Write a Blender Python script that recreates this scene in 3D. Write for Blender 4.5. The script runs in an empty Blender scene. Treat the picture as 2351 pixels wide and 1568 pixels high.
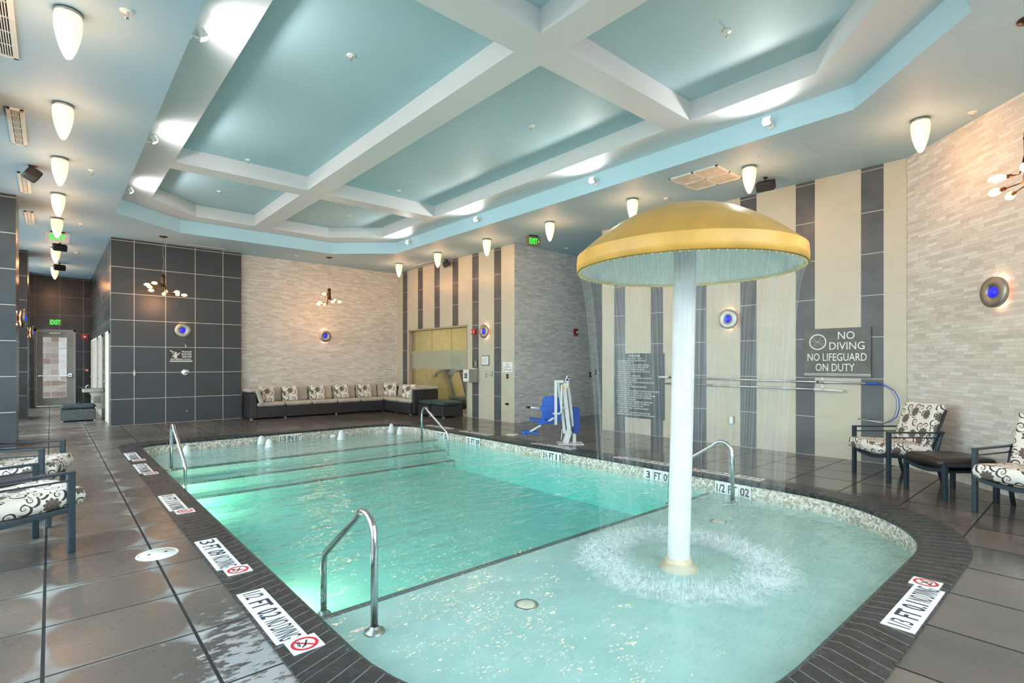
import bpy, bmesh, math, random
from mathutils import Vector, Matrix
random.seed(7)
PI = math.pi
S = bpy.context.scene
COL = S.collection

# ------------------------------------------------------------ camera, world, exposure
YAW = math.radians(41.226)
cd = bpy.data.cameras.new('camera'); cam = bpy.data.objects.new('camera', cd); COL.objects.link(cam)
cam.location = (0, 0, 1.46); cam.rotation_euler = (PI/2, 0, -YAW)
cd.sensor_width = 36; cd.sensor_fit = 'HORIZONTAL'; cd.lens = 1208/2351*36; cd.shift_y = 48/2351
cd.clip_start = .05; cd.clip_end = 200
S.camera = cam
S.view_settings.view_transform = 'Standard'; S.view_settings.look = 'None'
S.view_settings.gamma = 1; S.view_settings.use_curve_mapping = False
S.view_settings.exposure = 0.0
w = bpy.data.worlds.new('world'); S.world = w; w.use_nodes = True
bg = w.node_tree.nodes['Background']; bg.inputs[0].default_value = (.80, .92, 1, 1); bg.inputs[1].default_value = 7.0
cy = S.cycles
cy.use_denoising = True
cy.max_bounces = 8; cy.diffuse_bounces = 5; cy.glossy_bounces = 4; cy.transmission_bounces = 4; cy.transparent_max_bounces = 16
cy.caustics_reflective = False; cy.caustics_refractive = False; cy.sample_clamp_indirect = 4.0; cy.blur_glossy = 1.0
cy.use_adaptive_sampling = True; cy.adaptive_threshold = 0.03

def light(kind, name, loc, energy, color=(1, 1, 1), **k):
    d = bpy.data.lights.new(name, kind); d.energy = energy; d.color = color
    for a, b in k.items():
        if a not in ('aim', 'rot'): setattr(d, a, b)
    o = bpy.data.objects.new(name, d); COL.objects.link(o); o.location = loc
    if 'aim' in k:
        o.rotation_euler = (Vector(k['aim'])-Vector(loc)).to_track_quat('-Z', 'Y').to_euler()
    if 'rot' in k: o.rotation_euler = k['rot']
    return o
def portal(name, loc, aim, sx, sy):
    o = light('AREA', name, loc, 1, aim=aim, shape='RECTANGLE', size=sx, size_y=sy)
    o.data.cycles.is_portal = True
    return o
WINS = [(-1.3, .35), (1.45, 7.72), (8.5, 12.35), (13.45, 18.25), (19.3, 22.6)]
for a, b in WINS:
    p = light('AREA', 'daylight_portal', (-1.06, (a+b)/2, 2.15), 1, rot=(PI/2, 0, -PI/2), shape='RECTANGLE', size=b-a, size_y=3.9)
    p.data.cycles.is_portal = True
p = light('AREA', 'daylight_portal', (2.9, -1.58, 2.15), 1, rot=(-PI/2, PI, 0), shape='RECTANGLE', size=5.0, size_y=3.9)
p.data.cycles.is_portal = True
HC, Z1, Z2 = 4.32, 4.61, 4.86
# ------------------------------------------------------------ node helper
class NT:
    def __init__(s, name):
        s.m = bpy.data.materials.new(name); s.m.use_nodes = True
        s.t = s.m.node_tree; s.t.nodes.clear()
        s.out = s.t.nodes.new('ShaderNodeOutputMaterial')
    def n(s, typ, ins=None, **k):
        x = s.t.nodes.new(typ)
        for a, b in k.items(): setattr(x, a, b)
        for a, b in (ins or {}).items(): s.set(x, a, b)
        return x
    def set(s, x, a, b):
        i = x.inputs[a]
        if isinstance(b, bpy.types.NodeSocket): s.t.links.new(b, i)
        elif isinstance(b, (tuple, list)):
            i.default_value = tuple(b) + ((1,) if len(b) == 3 and len(i.default_value) == 4 else ())
        else: i.default_value = b
    def math(s, op, a, b=0.0, c=0.0, clamp=False):
        x = s.n('ShaderNodeMath', {0: a, 1: b, 2: c}, operation=op, use_clamp=clamp); return x.outputs[0]
    def mix(s, f, a, b):
        x = s.n('ShaderNodeMix', data_type='RGBA'); s.set(x, 0, f); s.set(x, 6, a); s.set(x, 7, b); return x.outputs[2]
    def uv(s):
        x = s.n('ShaderNodeUVMap'); x.uv_map = 'UVMap'; return x.outputs[0]
    def xyz(s, v):
        x = s.n('ShaderNodeSeparateXYZ', {0: v}); return x.outputs
    def pos(s): return s.n('ShaderNodeNewGeometry').outputs['Position']
    def vec(s, a, b, c=0.0): return s.n('ShaderNodeCombineXYZ', {0: a, 1: b, 2: c}).outputs[0]
    def noise(s, v, sc, det=3, rough=.5, dim='3D'):
        return s.n('ShaderNodeTexNoise', {'Vector': v, 'Scale': sc, 'Detail': det, 'Roughness': rough}).outputs[0]
    def ramp(s, f, stops, interp='LINEAR'):
        x = s.n('ShaderNodeValToRGB', {0: f}); r = x.color_ramp; r.interpolation = interp
        while len(r.elements) < len(stops): r.elements.new(.5)
        for e, (p_, c) in zip(r.elements, stops): e.position = p_; e.color = tuple(c)+(1,)
        return x.outputs[0]
    def line(s, c, period, phase, hw):
        """1 on joint lines at c = phase + k*period"""
        t = s.math('SUBTRACT', c, phase); t = s.math('DIVIDE', t, period)
        f = s.math('FRACT', s.math('ADD', t, .5)); d = s.math('ABSOLUTE', s.math('SUBTRACT', f, .5))
        return s.math('LESS_THAN', d, hw/period)
    def schlick(s, f0, normal=None):
        x = s.n('ShaderNodeLayerWeight', {'Blend': .5})
        if normal is not None: s.set(x, 'Normal', normal)
        return s.math('ADD', f0, s.math('MULTIPLY', 1-f0, s.math('POWER', x.outputs['Facing'], 5)))
    def bump(s, h, st, dist=.01, normal=None):
        x = s.n('ShaderNodeBump', {'Height': h, 'Strength': st, 'Distance': dist}); return x.outputs[0]
    def pbr(s, col, rough=.5, metal=0.0, normal=None, **k):
        x = s.n('ShaderNodeBsdfPrincipled', {'Base Color': col, 'Roughness': rough, 'Metallic': metal})
        if normal is not None: s.set(x, 'Normal', normal)
        for a, b in k.items(): s.set(x, a.replace('_', ' '), b)
        s.t.links.new(x.outputs[0], s.out.inputs[0]); return x
def srgb(r, g, b):
    f = lambda c: (c/255/12.92) if c <= 10 else ((c/255+.055)/1.055)**2.4
    return (f(r), f(g), f(b))
def plain(name, rgb, rough=.5, metal=0.0, nz=.04, sc=6.0, bump=0.0, **k):
    """one colour with a little real-world variation"""
    t = NT(name); c = srgb(*rgb)
    o = t.n('ShaderNodeTexCoord').outputs['Object']
    n = t.noise(o, sc, 4)
    a = tuple(x*(1-nz*2) for x in c); b = tuple(min(1, x*(1+nz*2)) for x in c)
    col = t.ramp(n, [(.3, a), (.7, b)])
    t.pbr(col, rough, metal, normal=t.bump(t.noise(o, sc*20, 3), bump, .004) if bump else None, **k)
    return t.m
def glow(name, rgb, strength, base=None):
    t = NT(name); c = srgb(*rgb)
    t.pbr(srgb(*(base or rgb)), .3, Emission_Color=c, Emission_Strength=strength); return t.m

# ------------------------------------------------------------ materials
M = {}
def tiles(name, rgb, grout, px, phx, pz, phz, hw, rough=.35, var=.12):
    t = NT(name); u = t.xyz(t.uv()); c = srgb(*rgb)
    j = t.math('MAXIMUM', t.line(u[0], px, phx, hw), t.line(u[1], pz, phz, hw))
    n = t.noise(t.uv(), 2.2, 6, .6)
    col = t.ramp(n, [(.3, tuple(x*(1-var) for x in c)), (.7, tuple(x*(1+var) for x in c))])
    t.pbr(t.mix(j, col, srgb(*grout)), t.math('ADD', t.math('MULTIPLY', n, .25), rough-.1), normal=t.bump(t.math('SUBTRACT', 1, j), .5, .002))
    return t.m
M['tile_dark'] = tiles('slate_tile', (58, 62, 67), (205, 200, 190), .6204, 1.46, .61, 0, .006)
M['tile_black'] = tiles('black_tile', (36, 35, 38), (150, 140, 128), .62, .22, .61, 0, .005, .25)
M['tile_col'] = tiles('column_tile', (62, 68, 72), (190, 186, 178), .62, -.97, .61, 0, .006, .3)
def stripes(name, start, period, width):
    t = NT(name); u = t.xyz(t.uv())
    f = t.math('FRACT', t.math('DIVIDE', t.math('SUBTRACT', u[0], start), period))
    dark = t.math('LESS_THAN', f, width/period)
    hj = t.line(u[1], .61, 0, .004)
    e1 = t.math('LESS_THAN', t.math('ABSOLUTE', t.math('SUBTRACT', f, .002)), .004/period)
    e2 = t.math('LESS_THAN', t.math('ABSOLUTE', t.math('SUBTRACT', f, width/period)), .004/period)
    n = t.noise(t.uv(), 3.0, 5, .6)
    dk = t.ramp(n, [(.3, srgb(74, 74, 76)), (.7, srgb(92, 92, 94))])
    lt = t.ramp(n, [(.3, srgb(193, 184, 164)), (.7, srgb(201, 193, 175))])
    body = t.mix(dark, lt, dk)
    jc = t.mix(dark, srgb(190, 180, 162), srgb(205, 200, 192))
    edge = t.math('MAXIMUM', e1, e2)
    j = t.math('MAXIMUM', hj, edge)
    t.pbr(t.mix(j, body, jc), .38, normal=t.bump(t.math('SUBTRACT', 1, j), .4, .002)); return t.m
M['stripe1'] = stripes('striped_tile_far', 9.985, .9144, .29)
M['stripe2'] = stripes('striped_tile_right', 2.163, .9065, .292)
def stone(name, warm):
    t = NT(name); uv = t.uv()
    b1 = t.n('ShaderNodeTexBrick', {'Vector': uv, 'Color1': (0, 0, 0), 'Color2': (1, 1, 1), 'Mortar': (.5, .5, .5), 'Scale': 1.0, 'Mortar Size': .0012, 'Brick Width': .21, 'Row Height': .042}, offset=.37, offset_frequency=2, squash=.7, squash_frequency=3)
    r = b1.outputs['Color']; mo = b1.outputs['Fac']
    n = t.noise(uv, 18, 6, .65); n2 = t.noise(uv, 1.2, 3)
    k = t.math('ADD', t.math('MULTIPLY', r, .6), t.math('MULTIPLY', n, .4))
    k = t.math('ADD', k, t.math('MULTIPLY', t.math('SUBTRACT', n2, .5), .35))
    d = warm
    col = t.ramp(k, [(.15, srgb(198+d, 195, 190-d)), (.38, srgb(212+d, 208, 203-d)), (.6, srgb(220+d, 216, 211-d)), (.85, srgb(234, 232, 228))])
    col = t.mix(t.math('MULTIPLY', mo, .4), col, srgb(150, 142, 132))
    hgt = t.math('ADD', t.math('MULTIPLY', r, .8), t.math('MULTIPLY', n, .8))
    hgt = t.math('SUBTRACT', hgt, t.math('MULTIPLY', mo, .8))
    t.pbr(col, .75, normal=t.bump(hgt, .8, .014)); return t.m
M['stone'] = stone('stacked_stone', 4)
M['stone_grey'] = stone('stacked_stone_alcove', -6)
M['ceil'] = plain('ceiling_paint', (166, 196, 215), .6, nz=.01, sc=.8)
M['ceil_top'] = plain('coffer_paint', (168, 198, 208), .6, nz=.01, sc=.8)
M['ceil_white'] = plain('soffit_white', (214, 215, 218), .5, nz=.01, sc=.8)
M['fascia'] = plain('fascia_paint', (186, 220, 234), .55, nz=.01, sc=.8)
# deck paving with joints, mineral deposits and wet sheen
t = NT('deck_paving'); u = t.xyz(t.uv()); uv = t.uv()
j = t.math('MAXIMUM', t.line(u[0], .617, -.03, .008), t.line(u[1], .611, 3.265, .0065))
fx = t.math('FRACT', t.math('DIVIDE', t.math('ADD', u[0], .03), .617)); fy = t.math('FRACT', t.math('DIVIDE', t.math('SUBTRACT', u[1], 3.265), .611))
ax = t.math('POWER', t.math('ABSOLUTE', t.math('SUBTRACT', t.math('MULTIPLY', fx, 2), 1)), 4)
ay = t.math('POWER', t.math('ABSOLUTE', t.math('SUBTRACT', t.math('MULTIPLY', fy, 2), 1)), 2.6)
d = t.math('ADD', ax, ay)
nb = t.noise(uv, 1.1, 4); nf = t.noise(uv, 160, 2, .7); nm = t.noise(uv, 9, 5, .6)
dep = t.math('GREATER_THAN', t.math('ADD', d, t.math('MULTIPLY', t.math('SUBTRACT', nb, .5), 1.2)), 1.02)
dep = t.n('ShaderNodeMapRange', {0: t.math('ADD', d, t.math('MULTIPLY', t.math('SUBTRACT', nb, .5), 1.9)), 1: .78, 2: 1.12}).outputs[0]
left = t.n('ShaderNodeMapRange', {0: u[0], 1: 1.0, 2: .6}).outputs[0]
dep = t.math('MULTIPLY', t.math('MULTIPLY', dep, left), t.n('ShaderNodeMapRange', {0: t.noise(uv, 3.5, 5, .65), 1: .34, 2: .62}).outputs[0])
# ragged salt patch beside the nearest left marker
bx = t.math('MULTIPLY', t.math('SUBTRACT', u[0], .78), 4.2); by = t.math('MULTIPLY', t.math('SUBTRACT', u[1], 2.75), 1.7)
rr = t.math('SQRT', t.math('ADD', t.math('MULTIPLY', bx, bx), t.math('MULTIPLY', by, by)))
sw = t.noise(t.vec(t.math('MULTIPLY', u[0], .6), t.math('MULTIPLY', u[1], 1.4)), 14, 5, .7)
salt = t.math('GREATER_THAN', t.math('SUBTRACT', sw, t.math('MULTIPLY', rr, .16)), .40)
salt = t.math('MULTIPLY', salt, t.math('LESS_THAN', u[0], .86))
ci = t.vec(t.math('FLOOR', t.math('DIVIDE', t.math('ADD', u[0], .03), .617)), t.math('FLOOR', t.math('DIVIDE', t.math('SUBTRACT', u[1], 3.265), .611)))
cell = t.n('ShaderNodeTexWhiteNoise', {'Vector': ci}).outputs[0]
kb = t.math('ADD', t.math('MULTIPLY', nb, .7), t.math('MULTIPLY', cell, .3))
base = t.ramp(kb, [(.2, srgb(66, 63, 62)), (.45, srgb(90, 84, 80)), (.75, srgb(116, 104, 95))])
base = t.mix(t.n('ShaderNodeMapRange', {0: nf, 1: .5, 2: .85, 3: 0, 4: .22}).outputs[0], base, srgb(160, 160, 158))
base = t.mix(t.math('MULTIPLY', dep, .6), base, srgb(172, 178, 178))
base = t.mix(t.math('MULTIPLY', salt, .55), base, srgb(190, 192, 196))
base = t.mix(j, base, srgb(22, 22, 26))
ro = t.n('ShaderNodeMapRange', {0: u[0], 1: 1.0, 2: 6.0, 3: .30, 4: .14}).outputs[0]
ro = t.math('ADD', ro, t.math('MULTIPLY', t.math('SUBTRACT', nm, .5), .25)); ro = t.math('ADD', t.math('ADD', ro, t.math('MULTIPLY', dep, .25)), t.math('MULTIPLY', j, .5)); ro = t.math('MAXIMUM', ro, .08)
t.pbr(base, ro, normal=t.bump(t.math('ADD', t.math('MULTIPLY', t.math('SUBTRACT', 1, j), 2), t.math('MULTIPLY', nm, .10)), .25, .004))
M['deck'] = t.m
# coping: uv.x runs along the edge
t = NT('coping_slate'); u = t.xyz(t.uv()); uv = t.uv()
j = t.line(u[0], .10, 0, .003); n = t.noise(uv, 7, 6, .7); nf = t.noise(uv, 110, 2, .8)
st = t.noise(t.vec(t.math('MULTIPLY', u[0], 9), t.math('MULTIPLY', u[1], 2)), 4, 4, .7)
col = t.ramp(n, [(.3, srgb(28, 30, 33)), (.55, srgb(47, 50, 53)), (.75, srgb(72, 74, 76))])
col = t.mix(t.n('ShaderNodeMapRange', {0: nf, 1: .45, 2: .75, 3: 0, 4: .4}).outputs[0], col, srgb(22, 24, 26))
col = t.mix(t.math('MULTIPLY', t.math('GREATER_THAN', st, .66), .45), col, srgb(170, 174, 178))
col = t.mix(t.math('MULTIPLY', j, .7), col, srgb(136, 142, 148))
t.pbr(col, t.math('ADD', .12, t.math('MULTIPLY', n, .35)), normal=t.bump(t.math('ADD', t.math('MULTIPLY', t.math('SUBTRACT', 1, j), 1.5), nf), .5, .005))
M['coping'] = t.m
t = NT('mosaic_band'); uv = t.uv()
b = t.n('ShaderNodeTexBrick', {'Vector': uv, 'Color1': (0, 0, 0), 'Color2': (1, 1, 1), 'Mortar': (.5, .5, .5), 'Scale': 1.0, 'Mortar Size': .0022, 'Mortar Smooth': .3, 'Brick Width': .026, 'Row Height': .0235}, offset=.5, squash=1.0)
col = t.ramp(b.outputs['Color'], [(.08, srgb(160, 150, 138)), (.3, srgb(198, 186, 168)), (.55, srgb(222, 212, 198)), (.85, srgb(242, 238, 232))], 'CONSTANT')
t.pbr(t.mix(b.outputs['Fac'], col, srgb(190, 184, 168)), .15, normal=t.bump(b.outputs['Fac'], -.3, .002)); M['mosaic'] = t.m
t = NT('pool_plaster'); uv = t.uv(); n = t.noise(uv, 3.5, 5, .6)
t.pbr(t.ramp(n, [(.3, srgb(164, 198, 192)), (.7, srgb(180, 210, 205))]), .6); M['plaster'] = t.m
M['nosing'] = tiles('step_edge_tile', (66, 84, 88), (120, 130, 130), .05, 0, .05, 0, .002, .3)
# water: clear tinted body, rippled sheen on top
t = NT('pool_water'); p = t.pos(); u = t.xyz(p)
warp = t.noise(p, .9, 2)
w1 = t.noise(t.vec(t.math('MULTIPLY', u[0], 1.0), t.math('MULTIPLY', u[1], 2.0)), 2.2, 3, .55)
w2 = t.noise(p, 11, 2, .5)
ydeep = t.n('ShaderNodeMapRange', {0: u[1], 1: 3.2, 2: 4.2, 3: .55, 4: 1.0}).outputs[0]
hh = t.math('ADD', w1, t.math('MULTIPLY', w2, .14)); hh = t.math('MULTIPLY', hh, ydeep)
nrm = t.bump(hh, .8, .07)
fr = t.schlick(.05, nrm)
tr = t.n('ShaderNodeBsdfTransparent', {0: (.97, 1, 1)}); gl = t.n('ShaderNodeBsdfGlossy', {'Color': (1, 1, 1), 'Roughness': .07, 'Normal': nrm})
mx = t.n('ShaderNodeMixShader', {0: t.math('MULTIPLY', fr, .85), 1: tr.outputs[0], 2: gl.outputs[0]})
t.t.links.new(mx.outputs[0], t.out.inputs[0])
va = t.n('ShaderNodeVolumeAbsorption', {'Color': (.22, .97, .955), 'Density': .38})
t.t.links.new(va.outputs[0], t.out.inputs['Volume']); M['water'] = t.m
M['white'] = plain('white_enamel', (214, 214, 216), .35)
M['plastic_white'] = plain('white_plastic', (225, 225, 220), .45)
M['black'] = plain('black_plastic', (28, 28, 30), .5)
M['steel'] = plain('polished_steel', (200, 202, 205), .18, 1.0)
M['brushed'] = plain('brushed_nickel', (168, 166, 158), .38, 1.0)
M['alu'] = plain('anodised_pole', (205, 208, 212), .3, .9)
M['bronze'] = plain('dark_bronze', (88, 62, 44), .35, .8)
M['frame'] = plain('slate_blue_frame', (46, 60, 70), .4, .3)
M['wicker'] = NT('dark_wicker')
t = M['wicker']; b = t.n('ShaderNodeTexBrick', {'Vector': t.uv(), 'Color1': (0, 0, 0), 'Color2': (1, 1, 1), 'Mortar': (0, 0, 0), 'Scale': 1.0, 'Mortar Size': .003, 'Mortar Smooth': .8, 'Brick Width': .03, 'Row Height': .014}, offset=.5)
t.pbr(t.mix(b.outputs['Fac'], t.mix(b.outputs['Color'], srgb(46, 42, 44), srgb(70, 66, 68)), srgb(14, 13, 15)), .4, normal=t.bump(b.outputs['Fac'], -.8, .006)); M['wicker'] = t.m
M['wicker_grey'] = NT('teal_grey_wicker')
t = M['wicker_grey']; b = t.n('ShaderNodeTexBrick', {'Vector': t.uv(), 'Color1': (0, 0, 0), 'Color2': (1, 1, 1), 'Mortar': (0, 0, 0), 'Scale': 1.0, 'Mortar Size': .003, 'Mortar Smooth': .8, 'Brick Width': .035, 'Row Height': .016}, offset=.5)
t.pbr(t.mix(b.outputs['Fac'], t.mix(b.outputs['Color'], srgb(70, 76, 78), srgb(104, 110, 112)), srgb(20, 22, 24)), .4, normal=t.bump(b.outputs['Fac'], -.8, .006)); M['wicker_grey'] = t.m
M['beige'] = plain('beige_fabric', (186, 176, 164), .8, nz=.05, sc=3, bump=.2)
M['teal'] = plain('dark_teal_fabric', (52, 66, 70), .6, nz=.1, sc=3, bump=.2)
M['darkcush'] = plain('black_vinyl', (44, 38, 36), .38, nz=.1, sc=2)
M['yellow'] = plain('canopy_yellow', (198, 146, 62), .36, nz=.1, sc=2.5, Coat_Weight=.15)
M['yellow_band'] = plain('canopy_band_yellow', (210, 158, 74), .4, nz=.1, sc=2.5)
M['blue'] = plain('blue_plastic', (38, 92, 190), .35)
M['blue_cover'] = plain('blue_cover', (34, 66, 150), .6)
M['red'] = plain('red_plastic', (180, 28, 30), .35)
M['cream_door'] = plain('cream_door', (206, 200, 184), .45)
M['grey_door'] = plain('door_frame_grey', (150, 146, 138), .4)
M['wood_door'] = plain('pale_door', (178, 164, 154), .5, nz=.08, sc=2)
M['sign_dark'] = plain('sign_slate', (98, 97, 94), .5, nz=.1, sc=5)
M['sign_black'] = plain('sign_black', (46, 46, 46), .4)
M['sign_green'] = plain('rules_board', (66, 74, 74), .35, nz=.05)
M['ink'] = plain('navy_ink', (42, 54, 76), .5)
M['ink_red'] = plain('red_ink', (205, 44, 60), .5)
M['ink_white'] = plain('white_ink', (232, 232, 228), .5)
M['ink_purple'] = plain('purple_ink', (150, 40, 90), .5)
M['paper'] = plain('paper', (230, 230, 228), .6)
M['ceramic'] = plain('white_ceramic', (232, 230, 226), .3)
M['ceramic_cream'] = plain('cream_ceramic', (214, 206, 190), .3)
M['gymwall'] = plain('yellow_gym_wall', (222, 202, 146), .6)
M['gym_floor'] = plain('gym_floor', (110, 100, 84), .6)
M['slot'] = plain('dark_slot', (26, 28, 34), .8)
M['lamp_glass'] = glow('lamp_glass', (255, 205, 150), 1.2, (255, 244, 225))
M['bulb'] = glow('warm_bulb', (255, 178, 92), 7.0, (255, 230, 200))
M['blue_lens'] = glow('blue_lens', (34, 34, 250), 1.1)
M['exit_green'] = glow('exit_green', (40, 235, 60), 1.6)
M['rod_glow'] = glow('warm_rods', (255, 170, 120), 3.0)
t = NT('pane_glass'); fr = t.schlick(.04)
mx = t.n('ShaderNodeMixShader', {0: fr, 1: t.n('ShaderNodeBsdfTransparent', {0: (.95, .98, .97)}).outputs[0], 2: t.n('ShaderNodeBsdfGlossy', {'Roughness': .02}).outputs[0]})
t.t.links.new(mx.outputs[0], t.out.inputs[0]); M['glass'] = t.m
t = NT('frosted_film')
mx = t.n('ShaderNodeMixShader', {0: .62, 1: t.n('ShaderNodeBsdfTransparent', {0: (.9, .92, .88)}).outputs[0], 2: t.n('ShaderNodeBsdfDiffuse', {0: srgb(186, 186, 168)}).outputs[0]})
t.t.links.new(mx.outputs[0], t.out.inputs[0]); M['frost'] = t.m
# floral upholstery
def floral(name, sc, c0, c1, c2):
    t = NT(name); uv = t.uv()
    wv = t.n('ShaderNodeVectorMath', {0: uv, 1: t.n('ShaderNodeVectorMath', {0: t.n('ShaderNodeTexNoise', {'Vector': uv, 'Scale': 7.0}).outputs[1], 3: .03}, operation='SCALE').outputs[0]}, operation='ADD').outputs[0]
    def cell(scale, off):
        v0 = t.n('ShaderNodeVectorMath', {0: wv, 1: (off, off*.7, 0)}, operation='ADD').outputs[0]
        v = t.n('ShaderNodeTexVoronoi', {'Vector': v0, 'Scale': scale, 'Randomness': .75}, voronoi_dimensions='2D')
        p = t.n('ShaderNodeVectorMath', {0: v0, 1: t.n('ShaderNodeVectorMath', {0: v.outputs['Position'], 3: 1.0}, operation='SCALE').outputs[0]}, operation='SUBTRACT').outputs[0]
        q = t.xyz(p); ang = t.math('ARCTAN2', q[1], q[0]); r = v.outputs['Distance']
        return ang, r, v.outputs['Color']
    a, r, cc = cell(sc, 0); rnd = t.xyz(cc)[0]
    # scroll spirals
    sp = t.math('SINE', t.math('ADD', a, t.math('MULTIPLY', t.math('LOGARITHM', t.math('ADD', r, .02), 2.7183), 5.0)))
    curl = t.math('MULTIPLY', t.math('GREATER_THAN', sp, .62), t.math('LESS_THAN', r, .52))
    # flower heads in some of the cells
    a2, r2, c2_ = cell(sc*.62, 3.3)
    pet = t.math('ADD', .30, t.math('MULTIPLY', t.math('SINE', t.math('MULTIPLY', a2, 9)), .035))
    pet = t.math('MULTIPLY', pet, t.math('GREATER_THAN', t.xyz(c2_)[0], .35))
    head = t.math('LESS_THAN', r2, pet)
    ringl = t.math('LESS_THAN', t.math('ABSOLUTE', t.math('SUBTRACT', t.math('FRACT', t.math('MULTIPLY', r2, 9)), .5)), .14)
    petl = t.math('GREATER_THAN', t.math('SINE', t.math('MULTIPLY', a2, 9)), .8)
    gap = t.math('LESS_THAN', r2, t.math('ADD', pet, .05))
    curl = t.math('MULTIPLY', curl, t.math('SUBTRACT', 1, gap))
    col = t.mix(curl, srgb(*c0), srgb(*c1)); col = t.mix(head, col, srgb(*c2))
    col = t.mix(t.math('MULTIPLY', head, t.math('MULTIPLY', t.math('MAXIMUM', ringl, petl), .8)), col, srgb(*c1))
    t.pbr(col, .75, normal=t.bump(t.noise(uv, 60, 3), .15, .003)); return t.m
M['floral'] = floral('floral_upholstery', 9.0, (232, 224, 214), (70, 62, 60), (122, 108, 98))
M['floral_pillow'] = floral('floral_pillow_fabric', 7.0, (232, 226, 216), (96, 84, 74), (122, 108, 96))

# ------------------------------------------------------------ mesh helper
class MB:
    def __init__(s): s.b = bmesh.new()
    def quad(s, pts, smooth=False):
        vs = [s.b.verts.new(p) for p in pts]; f = s.b.faces.new(vs); f.smooth = smooth; return f
    def box(s, x0, y0, z0, x1, y1, z1, bev=0.0, mat=None):
        g = bmesh.ops.create_cube(s.b, size=1)
        c = Vector(((x0+x1)/2, (y0+y1)/2, (z0+z1)/2)); d = (abs(x1-x0), abs(y1-y0), abs(z1-z0))
        for v in g['verts']:
            v.co = Vector((v.co.x*d[0], v.co.y*d[1], v.co.z*d[2]))+c
        if bev:
            es = {e for v in g['verts'] for e in v.link_edges}
            r = bmesh.ops.bevel(s.b, geom=list(es), offset=min(bev, min(d)*.45), segments=2, affect='EDGES', profile=.6)
            vs = set(r['verts'])
        else: vs = set(g['verts'])
        if mat is not None:
            for v in vs: v.co = mat @ v.co
        return s
    def bar(s, p, q, w, h=None, bev=0.0, up=(0, 0, 1)):
        p, q = Vector(p), Vector(q); d = q-p; L = d.length; h = h or w
        z = d.normalized(); upv = Vector(up)
        if abs(z.dot(upv)) > .98: upv = Vector((0, 1, 0))
        x = upv.cross(z).normalized(); y = z.cross(x)
        m = Matrix((x, y, z)).transposed().to_4x4(); m.translation = (p+q)/2
        return s.box(-w/2, -h/2, -L/2, w/2, h/2, L/2, bev, m)
    def tube(s, pts, r, n=12, caps=True, rs=None):
        P = [Vector(p) for p in pts]; rings = []
        ref = None
        for i, p in enumerate(P):
            d = (P[min(i+1, len(P)-1)]-P[max(i-1, 0)]).normalized()
            if ref is None:
                ref = Vector((0, 0, 1)) if abs(d.z) < .9 else Vector((1, 0, 0))
            x = ref.cross(d).normalized() if ref.cross(d).length > 1e-5 else Vector((1, 0, 0)); y = d.cross(x); ref = y
            rr = rs[i] if rs else r
            rings.append([s.b.verts.new(p+(x*math.cos(a)+y*math.sin(a))*rr) for a in [2*PI*k/n for k in range(n)]])
            ref = d.cross(x).cross(d) if False else y
        for a, b in zip(rings, rings[1:]):
            for k in range(n):
                f = s.b.faces.new((a[k], a[(k+1) % n], b[(k+1) % n], b[k])); f.smooth = True
        if caps:
            s.b.faces.new(rings[0][::-1]); s.b.faces.new(rings[-1])
        return s
    def lathe(s, prof, n=32, c=(0, 0, 0), axis='z', smooth=True, close=False):
        c = Vector(c); rings = []
        def pt(r, h, a):
            if axis == 'z': return c+Vector((r*math.cos(a), r*math.sin(a), h))
            if axis == 'x': return c+Vector((h, r*math.cos(a), r*math.sin(a)))
            return c+Vector((r*math.cos(a), h, r*math.sin(a)))
        for r, h in prof:
            rings.append([s.b.verts.new(pt(max(r, .0004), h, 2*PI*k/n)) for k in range(n)])
        for a, b in zip(rings, rings[1:]):
            for k in range(n):
                f = s.b.faces.new((a[k], a[(k+1) % n], b[(k+1) % n], b[k])); f.smooth = smooth
        return s
    def cushion(s, a, b, c, e=.5, m=None, n=14, p=6, wob=.004, dome=0.0, seed=0):
        """soft slab, half sizes a,b,c in local x,y,z"""
        rnd = random.Random(seed); ph = [rnd.uniform(0, 6) for _ in range(4)]
        def co(i, j, sg):
            u = -1+2*i/n; v = -1+2*j/n
            uu = math.sin(u*PI/2)*.5+u*.5; vv = math.sin(v*PI/2)*.5+v*.5
            k = max(0, (1-abs(uu)**p)*(1-abs(vv)**p))**.42
            z = sg*c*(e*(1 if k > 0 else 1)*min(1, k*6+.0)+(1-e)*k)+wob*math.sin(7*u+ph[0])*math.cos(6*v+ph[1])*k
            x = a*uu*(1-.02*(1-k)*math.cos(5*v+ph[2])); y = b*vv*(1-.02*(1-k)*math.cos(5*u+ph[3]))
            z += dome*(1-u*u)*(1-v*v)
            return Vector((x, y, z))
        g = {}
        for sg in (1, -1):
            for i in range(n+1):
                for j_ in range(n+1):
                    bd = i in (0, n) or j_ in (0, n)
                    if bd and sg == -1: g[(i, j_, -1)] = g[(i, j_, 1)]; continue
                    q = co(i, j_, sg)
                    if m is not None: q = m @ q
                    g[(i, j_, sg)] = s.b.verts.new(q)
        for sg in (1, -1):
            for i in range(n):
                for j_ in range(n):
                    q = [g[(i, j_, sg)], g[(i+1, j_, sg)], g[(i+1, j_+1, sg)], g[(i, j_+1, sg)]]
                    if sg == -1: q = q[::-1]
                    f = s.b.faces.new(q); f.smooth = True
        return s
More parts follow.
